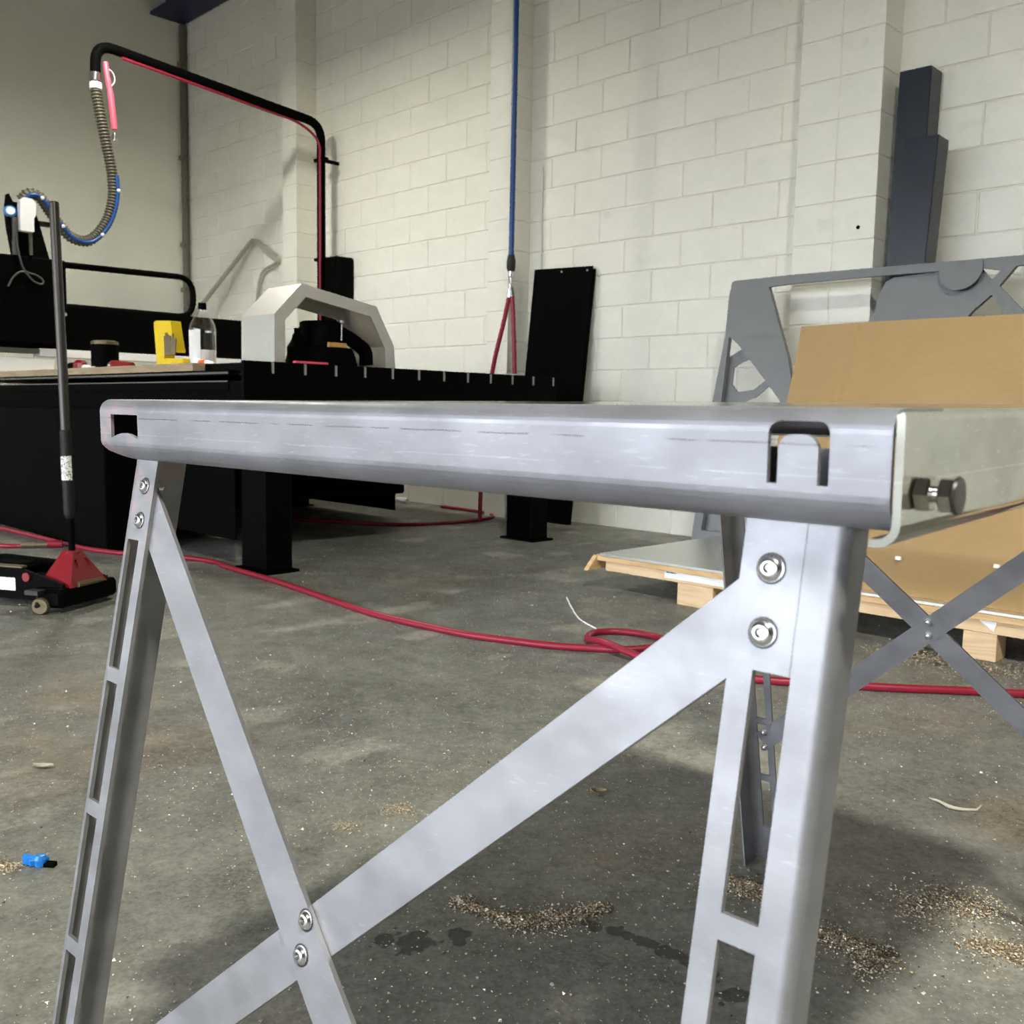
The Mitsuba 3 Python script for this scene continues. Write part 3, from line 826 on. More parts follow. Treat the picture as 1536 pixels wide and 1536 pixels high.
fr = Polygon([(0.0, 0.0), (0.30, 0.0), (0.30, 0.055), (0.085, 0.06), (0.10, 0.2), (0.135, 0.2), (0.165, 0.09), (0.215, 0.09), (0.165, 0.26), (-0.005, 0.27), (-0.035, 0.26)]).buffer(-0.006).buffer(0.006)
f_ = extr(fr, 0.06)
f_.vertices = np.stack([-5.215 + f_.vertices[:, 0], 2.47 + f_.vertices[:, 2] * -1 + 0.06, ZT + f_.vertices[:, 1]], 1)
f_.invert()
add(yb + '__frame', f_, MAT['yellow_plastic'], smooth=False)
for i in range(9):
    q = np.array([-5.08 + 0.013 * i, 2.455, ZT + 0.075 + 0.0])
    add(yb + '__bit', tube([q, q + np.array([-0.03 + 0.003 * i, 0.01, 0.10 + rng.uniform(-0.02, 0.02)])], 0.006, 6), MAT['brass'])
bc = thing('black_canister', 'small black canister with a brass lid on the machine bed', 'canister')
add(bc + '__body', lathe([(0, 0), (0.075, 0), (0.08, 0.008), (0.08, 0.165), (0, 0.165)], (-5.98, 2.5, ZT)), MAT['black_satin'])
add(bc + '__lid', lathe([(0, 0.165), (0.082, 0.165), (0.08, 0.183), (0.06, 0.19), (0, 0.19)], (-5.98, 2.5, ZT)), MAT['brass'])
rt = thing('red_handled_tool', 'tool with red handle and bright tip lying beside the black canister', 'tool')
add(rt + '__handle', tube(curve([(-5.62, 2.4, ZT + 0.035), (-5.5, 2.4, ZT + 0.03), (-5.38, 2.4, ZT + 0.022)], 6), np.r_[np.full(4, 0.024), np.full(9, 0.02)], 10), MAT['red_paint'])
add(rt + '__tip', lathe([(0, 0), (0.02, 0), (0.026, 0.02), (0.018, 0.05), (0, 0.055)], (-5.62, 2.4, ZT + 0.03), axis=(-1, 0, 0)), MAT['steel_bright'])
rc = thing('red_clamp', 'small dark red clamp lying on the bed behind the jack handle', 'clamp')
add(rc + '__body', bx(-6.24, -6.13, 2.4, 2.46, ZT, ZT + 0.075, r=0.02), MAT['red_paint'], smooth=False)
add(rc + '__jaw', bx(-6.36, -6.24, 2.41, 2.45, ZT, ZT + 0.06, r=0.012), MAT['black_satin'], smooth=False)
add(rc + '__screw', tube([(-6.13, 2.43, ZT + 0.03), (-5.95, 2.43, ZT + 0.02)], 0.014, 8), MAT['white_paper'])
of = thing('orange_tube', 'small orange tipped tube lying on the bed right of the clear bottle', 'tube')
add(of + '__tip', tube([(-4.62, 2.42, ZT + 0.02), (-4.56, 2.42, ZT + 0.02)], 0.02, 10), MAT['orange_plastic'])
add(of + '__body', tube([(-4.56, 2.42, ZT + 0.02), (-4.50, 2.43, ZT + 0.014)], [0.018, 0.010], 10), MAT['white_plastic'])
wp = thing('white_board', 'white board standing on the bed under the gantry at the left', 'board')
add(wp, bx(-6.99, -6.9, 2.16, 2.54, ZT, 1.03, r=0.004), MAT['white_paper'], smooth=False)
# ------------------------------------------------------------------ hoses
fl = 0.0115
HR = [(-7.6, 1.80, fl), (-5.94, 1.86, fl), (-5.4, 1.885, fl), (-4.9, 1.905, fl), (-4.62, 1.97, fl), (-4.36, 2.11, fl), (-4.107, 2.185, fl), (-3.902, 2.160, fl), (-3.541, 2.140, fl), (-3.251, 2.111, fl), (-2.979, 2.078, fl), (-2.70, 2.050, fl),
      (-2.48, 2.057, fl), (-2.242, 2.083, fl), (-2.105, 2.125, fl), (-1.955, 2.183, fl), (-1.851, 2.252, fl), (-1.76, 2.31, fl + 0.004), (-1.70, 2.42, fl + 0.012), (-1.80, 2.51, fl + 0.004), (-1.93, 2.50, fl),
      (-1.985, 2.42, fl), (-1.93, 2.32, fl + 0.004), (-1.83, 2.275, fl + 0.02), (-1.70, 2.25, fl + 0.012), (-1.60, 2.255, fl), (-1.455, 2.271, fl), (-1.293, 2.342, fl), (-1.034, 2.527, fl), (-0.82, 2.70, fl), (-0.55, 2.86, fl), (0.2, 3.1, fl)]
rh = thing('red_air_hose', 'long red air hose snaking across the floor with a small loop behind the table', 'hose', 'red air hoses on the floor')
add(rh + '__line', tube(curve(HR, 10), fl, 12), MAT['red_rubber'], smooth=50)
h2 = thing('red_air_hose', 'red hose curving over the floor beneath the far end of the cutting machine', 'hose', 'red air hoses on the floor')
add(h2 + '__line', tube(curve([(-6.2, 3.2, fl), (-5.5, 3.35, fl), (-4.94, 3.62, fl), (-4.70, 3.79, fl), (-4.60, 4.05, fl), (-4.58, 4.30, fl), (-4.66, 4.55, fl), (-4.9, 4.70, fl), (-5.4, 4.74, fl)], 10), fl, 10), MAT['red_rubber'], smooth=50)
h3 = thing('red_air_hose', 'short red hose with a brass coupling ending behind the trolley jack handle', 'hose', 'red air hoses on the floor')
add(h3 + '__line', tube(curve([(-5.9, 1.30, fl), (-5.25, 1.60, fl), (-5.135, 1.70, fl)], 8), fl, 10), MAT['red_rubber'], smooth=50)
add(h3 + '__coupling', cat([tube([(-5.135, 1.70, fl + 0.004), (-5.10, 1.755, fl + 0.004)], 0.017, 10), tube([(-5.10, 1.755, fl + 0.004), (-5.062, 1.81, fl + 0.004)], 0.013, 10)]), MAT['brass'])
add(h3 + '__end_sleeve', tube([(-5.062, 1.80, fl + 0.008), (-5.03, 1.862, fl + 0.008)], 0.020, 10), MAT['red_rubber'], smooth=50)

bl = thing('blue_drop_line', 'blue hose hanging straight down from the roof in front of the middle pilaster', 'hose')
add(bl + '__line', tube([(-4.262, 4.3, ZC), (-4.262, 4.3, 3.2), (-4.270, 4.3, 1.66)], 0.017, 12), MAT['blue_rubber'], smooth=50)
add(bl + '__connector', lathe([(0, 0), (0.02, 0), (0.027, 0.02), (0.028, 0.06), (0.020, 0.10), (0, 0.10)], (-4.270, 4.3, 1.585)), MAT['black_rubber'])
add(bl + '__coupling', cat([lathe([(0, 0), (0.014, 0), (0.016, 0.02), (0.011, 0.03), (0.011, 0.06), (0.017, 0.07), (0.017, 0.10), (0, 0.10)], (-4.270, 4.3, 1.486)),
                            tube([(-4.270, 4.3, 1.49), (-4.282, 4.3, 1.43)], 0.015, 8), tube([(-4.270, 4.3, 1.49), (-4.256, 4.3, 1.43)], 0.015, 8)]), MAT['steel_bright'])
add(bl + '__branch', tube(curve([(-4.282, 4.3, 1.435), (-4.33, 4.3, 1.27), (-4.424, 4.3, 0.966), (-4.52, 4.32, 0.5), (-4.56, 4.34, fl)], 8), 0.014, 10), MAT['red_rubber'], smooth=50)
add(bl + '__branch', tube(curve([(-4.256, 4.3, 1.435), (-4.24, 4.3, 1.25), (-4.223, 4.3, 0.963), (-4.22, 4.32, 0.5), (-4.25, 4.40, fl)], 8), 0.014, 10), MAT['red_rubber'], smooth=50)
pc = thing('wall_cable', 'thin pale cable running down the wall right of the middle pilaster', 'cable')
add(pc, tube([(-4.517, 4.828, 2.35), (-4.508, 4.828, 0.0)], 0.007, 8), MAT['white_paper'])

# ------------------------------------------------------------------ trolley jack
jk = thing('trolley_jack', 'black trolley jack with red handle yoke and tall upright handle in front of the machine', 'jack')
U, Wv = np.array([-0.876, -0.48]), np.array([-0.48, 0.876])
JC = np.array([-3.545, 1.345])


def jl(mesh, origin=JC):
    """local (along body, across, up) -> world"""
    return frame(mesh, (origin[0], origin[1], 0), (U[0], U[1], 0), (Wv[0], Wv[1], 0), (0, 0, 1))


sidep = Polygon([(-0.06, 0.045), (0.02, 0.035), (0.60, 0.04), (0.68, 0.07), (0.66, 0.12), (0.40, 0.155), (0.12, 0.145), (-0.05, 0.10)])
for sgn in (-1, 1):
    p_ = extr(sidep, 0.012)
    v = p_.vertices
    p_.vertices = np.stack([v[:, 0], sgn * 0.105 - 0.006 + v[:, 2], v[:, 1]], 1)
    p_.invert()
    add(jk + '__side_plate', jl(p_), MAT['black_paint'], smooth=False)
add(jk + '__body', jl(bx(0.0, 0.62, -0.095, 0.095, 0.05, 0.10, r=0.01)), MAT['black_paint'], smooth=False)
add(jk + '__rear_beam', jl(bx(-0.075, 0.05, -0.15, 0.15, 0.022, 0.088, r=0.012)), MAT['black_paint'], smooth=False)
add(jk + '__lift_arm', jl(bx(0.18, 0.70, -0.05, 0.05, 0.10, 0.15, r=0.015)), MAT['black_satin'], smooth=False)
add(jk + '__sticker', jl(bx(0.15, 0.30, -0.1125, -0.1118, 0.066, 0.112)), MAT['white_paper'], smooth=False)
add(jk + '__brass_rail', jl(bx(0.12, 0.42, -0.112, -0.085, 0.146, 0.156, r=0.003)), MAT['brass'], smooth=False)
add(jk + '__button', jl(tube([(0.10, -0.118, 0.118), (0.10, -0.105, 0.118)], 0.016, 12)), MAT['red_paint'])
yk = man(trimesh.convex.convex_hull(np.array([(x, y, 0.085) for x in (-0.07, 0.07) for y in (-0.095, 0.095)] + [(x, y, 0.205) for x in (-0.022, 0.022) for y in (-0.022, 0.022)])))
for sx in (-1, 1):
    w1 = trimesh.convex.convex_hull(np.array([(sx * 0.10, y, 0.07) for y in (-0.075, -0.035)] + [(sx * 0.024, y * 0.4, 0.175) for y in (-0.075, -0.045)] + [(sx * 0.10, y, 0.175) for y in (-0.05, -0.035)]))
    w2 = w1.copy()
    w2.vertices[:, 1] *= -1
    w2.invert()
    yk = yk - man(w1) - man(w2)
add(jk + '__yoke', jl(tri(yk)), MAT['red_paint'], smooth=False)
add(jk + '__yoke_socket', jl(lathe([(0, 0.09), (0.030, 0.09), (0.027, 0.200), (0.018, 0.205), (0, 0.205)], seg=20)), MAT['red_paint'])
add(jk + '__yoke_pin', jl(tube([(-0.072, -0.06, 0.093), (-0.072, 0.06, 0.093)], 0.010, 10)), MAT['brass'])
for sgn in (-1, 1):
    o = JC + Wv * 0.16 * sgn + U * 0.0
    c_ = add(jk + '__caster', jl(cat([lathe([(0, -0.012), (0.026, -0.012), (0.030, -0.006), (0.030, 0.006), (0.026, 0.012), (0, 0.012)], (0, 0, 0.030), axis=(0.3, 1, 0))]), o), MAT['brass'])
    add(c_ + '__fork', jl(cat([tube([(0.0, -0.02, 0.032), (0.03, -sgn * 0.03, 0.075)], 0.008, 8), tube([(0.0, 0.02, 0.032), (0.03, -sgn * 0.03, 0.075)], 0.008, 8), bx(-0.005, 0.05, -0.06 if sgn > 0 else -0.02, 0.02 if sgn > 0 else 0.06, 0.07, 0.085)]), o), MAT['steel_dark'])
for sgn in (-1, 1):
    add(jk + '__front_wheel', jl(lathe([(0, -0.02), (0.038, -0.02), (0.04, -0.015), (0.04, 0.015), (0.038, 0.02), (0, 0.02)], (0.62, sgn * 0.085, 0.040), axis=(0, 1, 0))), MAT['brass'])
h0, h1 = np.array([JC[0], JC[1], 0.20]), np.array([-3.655, 1.36, 1.445])
hp = lambda t: h0 + (h1 - h0) * t
add(jk + '__handle', tube([hp(0.33), hp(0.995), hp(1.0)], [0.017, 0.017, 0.015], 14), MAT['steel_dark'], smooth=50)
add(jk + '__handle_sleeve', tube([hp(0.095), hp(0.11), hp(0.345), hp(0.35)], [0.014, 0.022, 0.022, 0.018], 14), 'm_sleeve', smooth=50)
scene['m_sleeve'] = pbsdf(base_color=rgb(0.009, 0.0085, 0.008), roughness=0.5, specular=0.2)
add(jk + '__handle_rod', tube([hp(0.0), hp(0.12)], 0.0115, 12), MAT['black_satin'], smooth=50)
hd_ = (h1 - h0) / np.linalg.norm(h1 - h0)
vdir = np.array([JC[0], JC[1], 0]) - CAM
vdir[2] = 0
vdir /= np.linalg.norm(vdir)
band = tube([hp(0.205), hp(0.275)], 0.0226, 24, caps=False)
axis_pts = [v - hp(0.24) - hd_ * ((v - hp(0.24)) @ hd_) for v in band.vertices]
keepf = [f for f in band.faces if np.mean([axis_pts[k] @ np.array([0.62, -0.78, 0]) for k in f]) > 0.008]
add(jk + '__handle_decal', trimesh.Trimesh(band.vertices, np.array(keepf), process=False), 'm_decal', smooth=50)


def decal_fn(p, n, uv):
    z = p.z * 420
    return mix((0.10, 0.10, 0.09), (0.68, 0.68, 0.64), smoothstep(0.34, 0.46, noise(p.x * 260, p.y * 260, z * 0.6)))


scene['m_decal'] = pbsdf(base_color=proc(decal_fn), roughness=0.6)

# ------------------------------------------------------------------ things leaning on the block wall
bs = thing('black_steel_sheet', 'tall black steel panel leaning on the wall right of the blue hose', 'sheet')
m = cat([bx(0, 0.508, 0, 0.006, 0, 1.68), bx(0, 0.006, 0.006, 0.04, 0, 1.68), bx(0.502, 0.508, 0.006, 0.04, 0, 1.66)])
m = bx(0, 0.508, 0, 0.005, 0, 1.68)
mats = [m, bx(0, 0.005, 0.005, 0.035, 0.0, 1.67), bx(0.503, 0.508, 0.005, 0.035, 0.0, 1.665)]


def lean(mesh, o, deg, tilt=0):
    mesh.apply_transform(trimesh.transformations.rotation_matrix(math.radians(tilt), (0, 1, 0)))
    mesh.apply_transform(trimesh.transformations.rotation_matrix(-math.radians(deg), (1, 0, 0)))
    mesh.apply_translation(o)
    return mesh


ob = (-4.605, 4.685, 0.001)
add(bs + '__face', lean(mats[0], ob, 3.9, 2.2), MAT['black_satin'], smooth=False)
add(bs + '__flange', lean(mats[1], ob, 3.9, 2.2), MAT['black_satin'], smooth=False)
add(bs + '__flange', lean(mats[2], ob, 3.9, 2.2), MAT['black_satin'], smooth=False)
for x in (0.245, 0.465):
    add(bs + '__hole', lean(tube([(x, -0.0012, 1.655), (x, 0.001, 1.655)], 0.008, 10), ob, 3.9, 2.2), MAT['steel_bright'])


def channel(name, w, d, h, o, deg, tilt, label):
    t = thing(name, label, 'channel', 'slate steel channels in the corner')
    add(t + '__web', lean(bx(0, w, 0, 0.006, 0, h, r=0.002), o, deg, tilt), MAT['slate_paint'], smooth=False)
    add(t + '__flange', lean(bx(0, 0.006, 0.006, d, 0, h, r=0.002), o, deg, tilt), MAT['slate_paint'], smooth=False)
    add(t + '__flange', lean(bx(w - 0.006, w, 0.006, d, 0, h, r=0.002), o, deg, tilt), MAT['slate_paint'], smooth=False)
    add(t + '__end_cap', lean(bx(0.006, w - 0.006, 0.006, d, h - 0.006, h), o, deg, tilt), MAT['slate_paint'], smooth=False)


channel('steel_channel', 0.150, 0.130, 2.375, (-2.10, 4.69, 0.001), 0.2, 0.7, 'taller of two dark slate steel channels standing in the corner of the right pilaster')
channel('steel_channel', 0.160, 0.125, 2.02, (-2.05, 4.505, 0.001), 1.5, 2.2, 'shorter dark slate steel channel standing in front of the taller one')

# laser-cut steel plates leaning on the wall; local (x, up the plate, thickness)
LK = 0.2


def leaning_plate(poly, t, dy=0.0):
    m = extr(poly, t)
    v = m.vertices
    m.vertices = np.stack([v[:, 0], 4.4556 + dy - (1.4541 - v[:, 1]) * LK + v[:, 2], v[:, 1]], 1)
    m.invert()
    return m


outer = Polygon([(-2.806, 0.020), (-0.188, 0.020), (-0.188, 1.418), (-1.383, 1.422), (-2.436, 1.430), (-2.778, 1.426), (-2.790, 1.418), (-2.796, 1.341), (-2.784, 1.144), (-2.801, 0.796)])
holeA = Polygon([(-2.571, 1.379), (-2.429, 1.385), (-1.974, 1.386), (-1.556, 1.383), (-1.466, 1.365), (-1.560, 1.257), (-1.692, 1.144), (-1.833, 0.984), (-1.880, 0.702), (-2.303, 0.702), (-2.404, 1.012)])
holeB = Polygon([(-2.760, 1.137), (-2.696, 1.089), (-2.518, 0.911), (-2.417, 0.806), (-2.350, 0.702), (-2.303, 0.608), (-2.397, 0.138), (-2.754, 0.138), (-2.749, 0.796)])
holeC = Polygon([(-1.410, 1.374), (-1.354, 1.375), (-1.222, 1.360), (-1.222, 1.078), (-1.344, 1.078), (-1.424, 1.177), (-1.542, 1.186), (-1.490, 1.266)])
holeC = Polygon([(-1.560, 1.197), (-1.491, 1.263), (-1.429, 1.177), (-1.466, 1.078), (-1.645, 1.078)])
holeD = Polygon([(-1.407, 1.379), (-1.278, 1.379), (-1.278, 1.125), (-1.335, 1.097), (-1.349, 1.177), (-1.466, 1.299)])
fp = thing('cut_out_sheet', 'large grey laser cut steel sheet with big openings leaning on the wall behind the cardboard', 'sheet')
add(fp, leaning_plate(outer.difference(unary_union([holeA, holeB, holeC, holeD]).buffer(-0.004).buffer(0.004)), 0.028), MAT['steel_plate'], smooth=False)
p2 = Polygon([(-2.068, 0.890), (-2.040, 1.163), (-2.012, 1.223), (-2.004, 1.302), (-1.978, 1.360), (-1.941, 1.378), (-1.786, 1.383), (-1.555, 1.385), (-1.504, 1.323), (-1.617, 1.191), (-1.739, 0.984), (-1.786, 0.608), (-1.974, 0.608)])
sp = thing('cut_steel_plate', 'grey steel plate with a rounded corner standing behind the cut frame', 'plate')
add(sp, leaning_plate(p2.union(sbox(-2.07, 0.03, -1.41, 0.65)), 0.012, 0.030), MAT['steel_plate'], smooth=False)
p3 = unary_union([Polygon([(-2.773, 0.030), (-1.128, 0.030), (-1.128, 0.561), (-2.773, 0.561)]), Polygon([(-2.768, 0.514), (-2.768, 1.031), (-2.688, 1.078), (-2.632, 1.022), (-2.688, 1.003), (-2.731, 0.975), (-2.731, 0.890), (-2.688, 0.848), (-2.594, 0.862), (-2.538, 0.909), (-2.500, 0.890), (-2.576, 0.824), (-2.651, 0.796), (-2.688, 0.787), (-2.688, 0.514)])])
tp_ = thing('cut_steel_plate', 'second grey cut plate seen through the lower left opening of the steel frame', 'plate')
add(tp_, leaning_plate(p3, 0.010, 0.046), MAT['steel_plate'], smooth=False)
disc = thing('steel_disc', 'round grey cut out lying against the top edge of the cut steel frame', 'disc')
dpoly = Point(-1.631, 1.384).buffer(0.092, quad_segs=10).intersection(sbox(-3, 0.8, 0, 1.418))
add(disc, leaning_plate(dpoly, 0.008, -0.010), MAT['steel_plate'], smooth=False)

# ------------------------------------------------------------------ pallet with sheets and cardboard
pt = thing('timber_pallet', 'long raw timber pallet on the floor carrying sheet metal and cardboard', 'pallet')
for i in range(7):
    y0 = 3.055 + 0.165 * i
    add(pt + '__deck_board', bx(-2.505, 0.35, y0, y0 + 0.14, 0.126, 0.146, r=0.002), MAT['pine' if i % 2 == 0 else 'pine_pale'], smooth=False)
for i, y in enumerate((3.068, 3.55, 4.05)):
    add(pt + '__runner', bx(-2.47, 0.34, y, y + 0.09, 0.086, 0.1255, r=0.002), MAT['pine_pale' if i == 0 else 'pine'], smooth=False)
    for x in (-2.114, -1.052, 0.10):
        w_ = 0.10 if x < -2 else 0.062
        add(pt + '__block', bx(x, x + w_ * 1.6, y + 0.002, y + 0.088, 0.0, 0.0855, r=0.002), MAT['pine_pale'], smooth=False)
e_ = extr(Polygon([(3.0, 0.088), (3.14, 0.088), (4.16, 0.088), (4.16, 0.145), (3.06, 0.145)]), 0.022)
e_.vertices = np.stack([-2.53 + e_.vertices[:, 2], e_.vertices[:, 0], e_.vertices[:, 1]], 1)
add(pt + '__end_board', e_, MAT['pine'], smooth=False)
pk_ = add(pt + '__paper_label', bx(-2.173, -1.86, 3.0655, 3.0675, 0.097, 0.1255), MAT['white_paper'], smooth=False)
add(pk_ + '__print', bx(-2.165, -2.12, 3.0648, 3.0654, 0.118, 0.1225), MAT['ink'], smooth=False)
fm = Polygon([(0, 0), (0.09, 0.004), (0.075, -0.045)])
f2 = extr(fm, 0.001)
f2.vertices = np.stack([-1.03 + f2.vertices[:, 0] * 0.9, 3.066 - f2.vertices[:, 2], 0.140 + f2.vertices[:, 1]], 1)
f2.invert()
add(pt + '__plastic_scrap', f2, MAT['white_plastic'], smooth=False)
for i in range(3):
    st = thing('metal_sheet', ['bright metal sheet on top of the stack on the pallet', 'middle metal sheet of the stack on the pallet', 'bottom metal sheet of the stack on the pallet'][i], 'sheet', 'metal sheets stacked on the pallet')
    z = 0.1475 + 0.0035 * (2 - i)
    add(st, spin(bx(-2.49 + 0.004 * i, -0.1, 3.052 + 0.003 * i, 4.21, z, z + 0.003), 0.0 + 0.15 * i, at=(-1.5, 3.6, 0)), MAT['sheet_metal'], smooth=False)

# folded cardboard: upright front, then leaning back
cb = thing('cardboard_sheet', 'large folded cardboard sheet standing on the pallet at the right', 'cardboard')
prof = [(3.105, 0.1582), (3.085, 0.22), (3.062, 0.295), (3.058, 0.312), (3.061, 0.328), (3.075, 0.36), (3.15, 0.53), (3.24, 0.778), (3.285, 0.92), (3.325, 1.066)]
xs_ = np.unique(np.r_[np.linspace(0, 1, 25), np.linspace(0.075, 0.155, 41)])
nx = len(xs_) - 1
V, F = [], []
for i, (y, z) in enumerate(prof):
    for j in range(nx + 1):
        t = xs_[j]
        xl = -1.80
        x = xl + (0.25 - xl) * t
        crease = -1.60 + (z - 0.6) * 0.08
        fold = 0.24 * max(0.0, crease - x) if z > 0.34 else 0
        V.append((x, y + 0.6 * fold * min(1, (z - 0.34) / 0.2) + 0.005 * math.exp(-((x - crease) / 0.006) ** 2) * (z > 0.34) + 0.004 * math.sin(3 * x + 2 * z), z - (0.012 * max(0, x + 1.0) if z > 1 else 0)))
for i in range(len(prof) - 1):
    for j in range(nx):
        a = i * (nx + 1) + j
        F += [(a, a + 1, a + nx + 2), (a, a + nx + 2, a + nx + 1)]
V = np.array(V)
n_ = len(V)
Vb = V + np.array([0, 0.005, 0])
F = np.array(F)
edge = []
nr = len(prof)
loop = [j for j in range(nx + 1)] + [i * (nx + 1) + nx for i in range(1, nr)] + [(nr - 1) * (nx + 1) + j for j in range(nx - 1, -1, -1)] + [i * (nx + 1) for i in range(nr - 2, 0, -1)]
for a, b in zip(loop, loop[1:] + loop[:1]):
    edge += [(a, a + n_, b), (b, a + n_, b + n_)]
add(cb + '__board', trimesh.Trimesh(np.vstack([V, Vb]), np.vstack([F, F[:, ::-1] + n_, np.array(edge)]), process=False), MAT['cardboard'], smooth=35)
for x, z in ((-1.262, 0.284), (-0.964, 0.296)):
    add(cb + '__staple', bx(x - 0.009, x + 0.009, 3.054, 3.066, z - 0.006, z + 0.006, r=0.001), MAT['white_paper'], smooth=False)

# ------------------------------------------------------------------ litter and swarf on the floor
OCT = trimesh.creation.icosahedron()
TET_V = np.array([[1, 1, 1], [1, -1, -1], [-1, 1, -1], [-1, -1, 1]], float) / 1.2
TET_F = np.array([[0, 1, 2], [0, 3, 1], [0, 2, 3], [1, 3, 2]])


def grains(pts, smin, smax, flat=0.6, heap=None):
    n = len(pts)
    sz = rng.uniform(smin, smax, n) * rng.uniform(0.6, 1.0, n)
    q = rng.normal(size=(n, 4))
    q /= np.linalg.norm(q, axis=1)[:, None]
    from scipy.spatial.transform import Rotation as Ro
    R = Ro.from_quat(q).as_matrix()
    st = rng.uniform(0.5, 1.5, (n, 1, 3))
    V = np.einsum('nij,nkj->nki', R, TET_V[None] * st) * sz[:, None, None]
    V[:, :, 2] *= flat
    V[:, :, 2] -= V[:, :, 2].min(1)[:, None] - 0.0002
    if heap is not None:
        V[:, :, 2] += heap[:, None]
    V[:, :, :2] += np.asarray(pts)[:, None, :2]
    F = (TET_F[None] + 4 * np.arange(n)[:, None, None]).reshape(-1, 3)
    return trimesh.Trimesh(V.reshape(-1, 3), F, process=False)


def tones(n, *cols):
    """A colour per grain, repeated for its four corners."""
    c = np.array(cols)[rng.integers(0, len(cols), n)] * rng.uniform(0.7, 1.25, (n, 1))
    return np.repeat(np.clip(c, 0, 1), 4, 0)


MB2 = {'swarf': pbsdf(base_color=rgb(0.62, 0.60, 0.55), metallic=0.5, roughness=0.35), 'sawdust': pbsdf(base_color={'type': 'mesh_attribute', 'name': 'vertex_color'}, roughness=0.7),
       'grit': pbsdf(base_color=rgb(0.44, 0.38, 0.28), roughness=0.8), 'dark_grit': pbsdf(base_color=rgb(0.05, 0.05, 0.045), roughness=0.8)}
for k, v in MB2.items():
    scene['m_' + k] = v


def scatter(n, cond=None):
    """Floor points, denser toward the camera's side, in clumps."""
    out = []
    while len(out) < n:
        x, y = rng.uniform(-5.0, 0.3), rng.uniform(0.2, 4.4)
        u, v, w = px((x, y, 0))
        if not (-0.1 < u < 1.1 and v < 1.12):
            continue
        dens = meshkit.fbm(np.array([x * 3.0, y * 3.0, 0.3]), 3) ** 3 * 4.0 * min(1, 2.2 / w)
        if rng.uniform() < dens:
            out.append((x, y))
    return np.array(out)


sw = thing('metal_swarf', 'bright metal chips scattered over the whole concrete floor', 'swarf', kind='stuff')
add(sw, grains(scatter(5200), 0.0009, 0.0026), 'm_swarf', smooth=False)
sg = thing('floor_grit', 'fine pale grit strewn thinly over the concrete floor', 'grit', kind='stuff')
add(sg, grains(scatter(24000), 0.0006, 0.0018), 'm_grit', smooth=False)
dg = thing('dark_crumbs', 'tiny dark crumbs strewn over the concrete floor', 'grit', kind='stuff')
add(dg, grains(scatter(1200), 0.0008, 0.0020), 'm_dark_grit', smooth=False)


def heap(name, label, path, width, n, hgt, mat='m_sawdust', smin=0.0008, smax=0.0022):
    path = np.asarray(path, float)
    t = rng.uniform(0, len(path) - 1, n)
    i = np.minimum(t.astype(int), len(path) - 2)
    c = path[i] + (path[i + 1] - path[i]) * (t - i)[:, None]
    wv = np.interp(t, range(len(path)), width)
    r = rng.standard_t(4, size=(n, 2)).clip(-5, 5) * wv[:, None] * 0.48
    k = np.exp(-(r ** 2).sum(1) / (wv * 0.55) ** 2)
    key = thing(name, label, 'sawdust', group='sawdust heaps on the floor', kind='stuff')
    add(key, grains(c + r, smin, smax, heap=hgt * k * rng.uniform(0, 1, n)), mat, smooth=False, color=tones(n, (0.42, 0.32, 0.19), (0.26, 0.19, 0.11), (0.56, 0.47, 0.33), (0.12, 0.09, 0.06), (0.68, 0.62, 0.50)))


heap('sawdust_heap', 'long thin heap of tan sawdust in the shadow under the table front', [(-1.02, 0.933), (-0.975, 0.938), (-0.925, 0.952), (-0.895, 0.975), (-0.868, 1.025), (-0.85, 1.085)], [0.014, 0.012, 0.020, 0.034, 0.022, 0.012], 2600, 0.006)
heap('sawdust_heap', 'sawdust heap seen through the slot of the near leg', [(-0.768, 1.275), (-0.735, 1.285), (-0.71, 1.292)], [0.025, 0.032, 0.025], 1500, 0.012)
heap('sawdust_heap', 'sawdust streak on the floor just right of the near leg', [(-0.60, 1.235), (-0.575, 1.25), (-0.545, 1.255), (-0.515, 1.25), (-0.50, 1.20)], [0.03, 0.022, 0.024, 0.03, 0.035], 1900, 0.005)
heap('sawdust_heap', 'loose tan sawdust patch by the edge of the table shadow', [(-0.53, 1.40), (-0.515, 1.46), (-0.48, 1.50), (-0.45, 1.48)], [0.03, 0.05, 0.05, 0.04], 1900, 0.003)
heap('sawdust_heap', 'sawdust patch at the right edge of the photograph', [(-0.43, 1.37), (-0.40, 1.40), (-0.35, 1.39), (-0.30, 1.42)], [0.035, 0.03, 0.035, 0.04], 1700, 0.004)
heap('sawdust_heap', 'small tan sawdust spot touching the upper edge of the diagonal brace', [(-1.355, 1.07), (-1.325, 1.08)], [0.030, 0.026], 700, 0.003, smin=0.0006, smax=0.0014)
heap('sawdust_heap', 'small tan sawdust spot between the two crossing braces', [(-1.355, 0.955), (-1.335, 0.968)], [0.022, 0.02], 420, 0.003, smin=0.0006, smax=0.0014)
heap('sawdust_heap', 'tan sawdust beside the blue plastic clip', [(-1.66, 0.44), (-1.60, 0.47), (-1.575, 0.495)], [0.04, 0.025, 0.014], 700, 0.003)
heap('sawdust_heap', 'brown dust on the floor below the pallet at the right', [(-1.25, 2.95), (-1.1, 2.98), (-0.9, 2.98), (-0.6, 3.0)], [0.1, 0.11, 0.11, 0.12], 2500, 0.002, smin=0.001, smax=0.003)

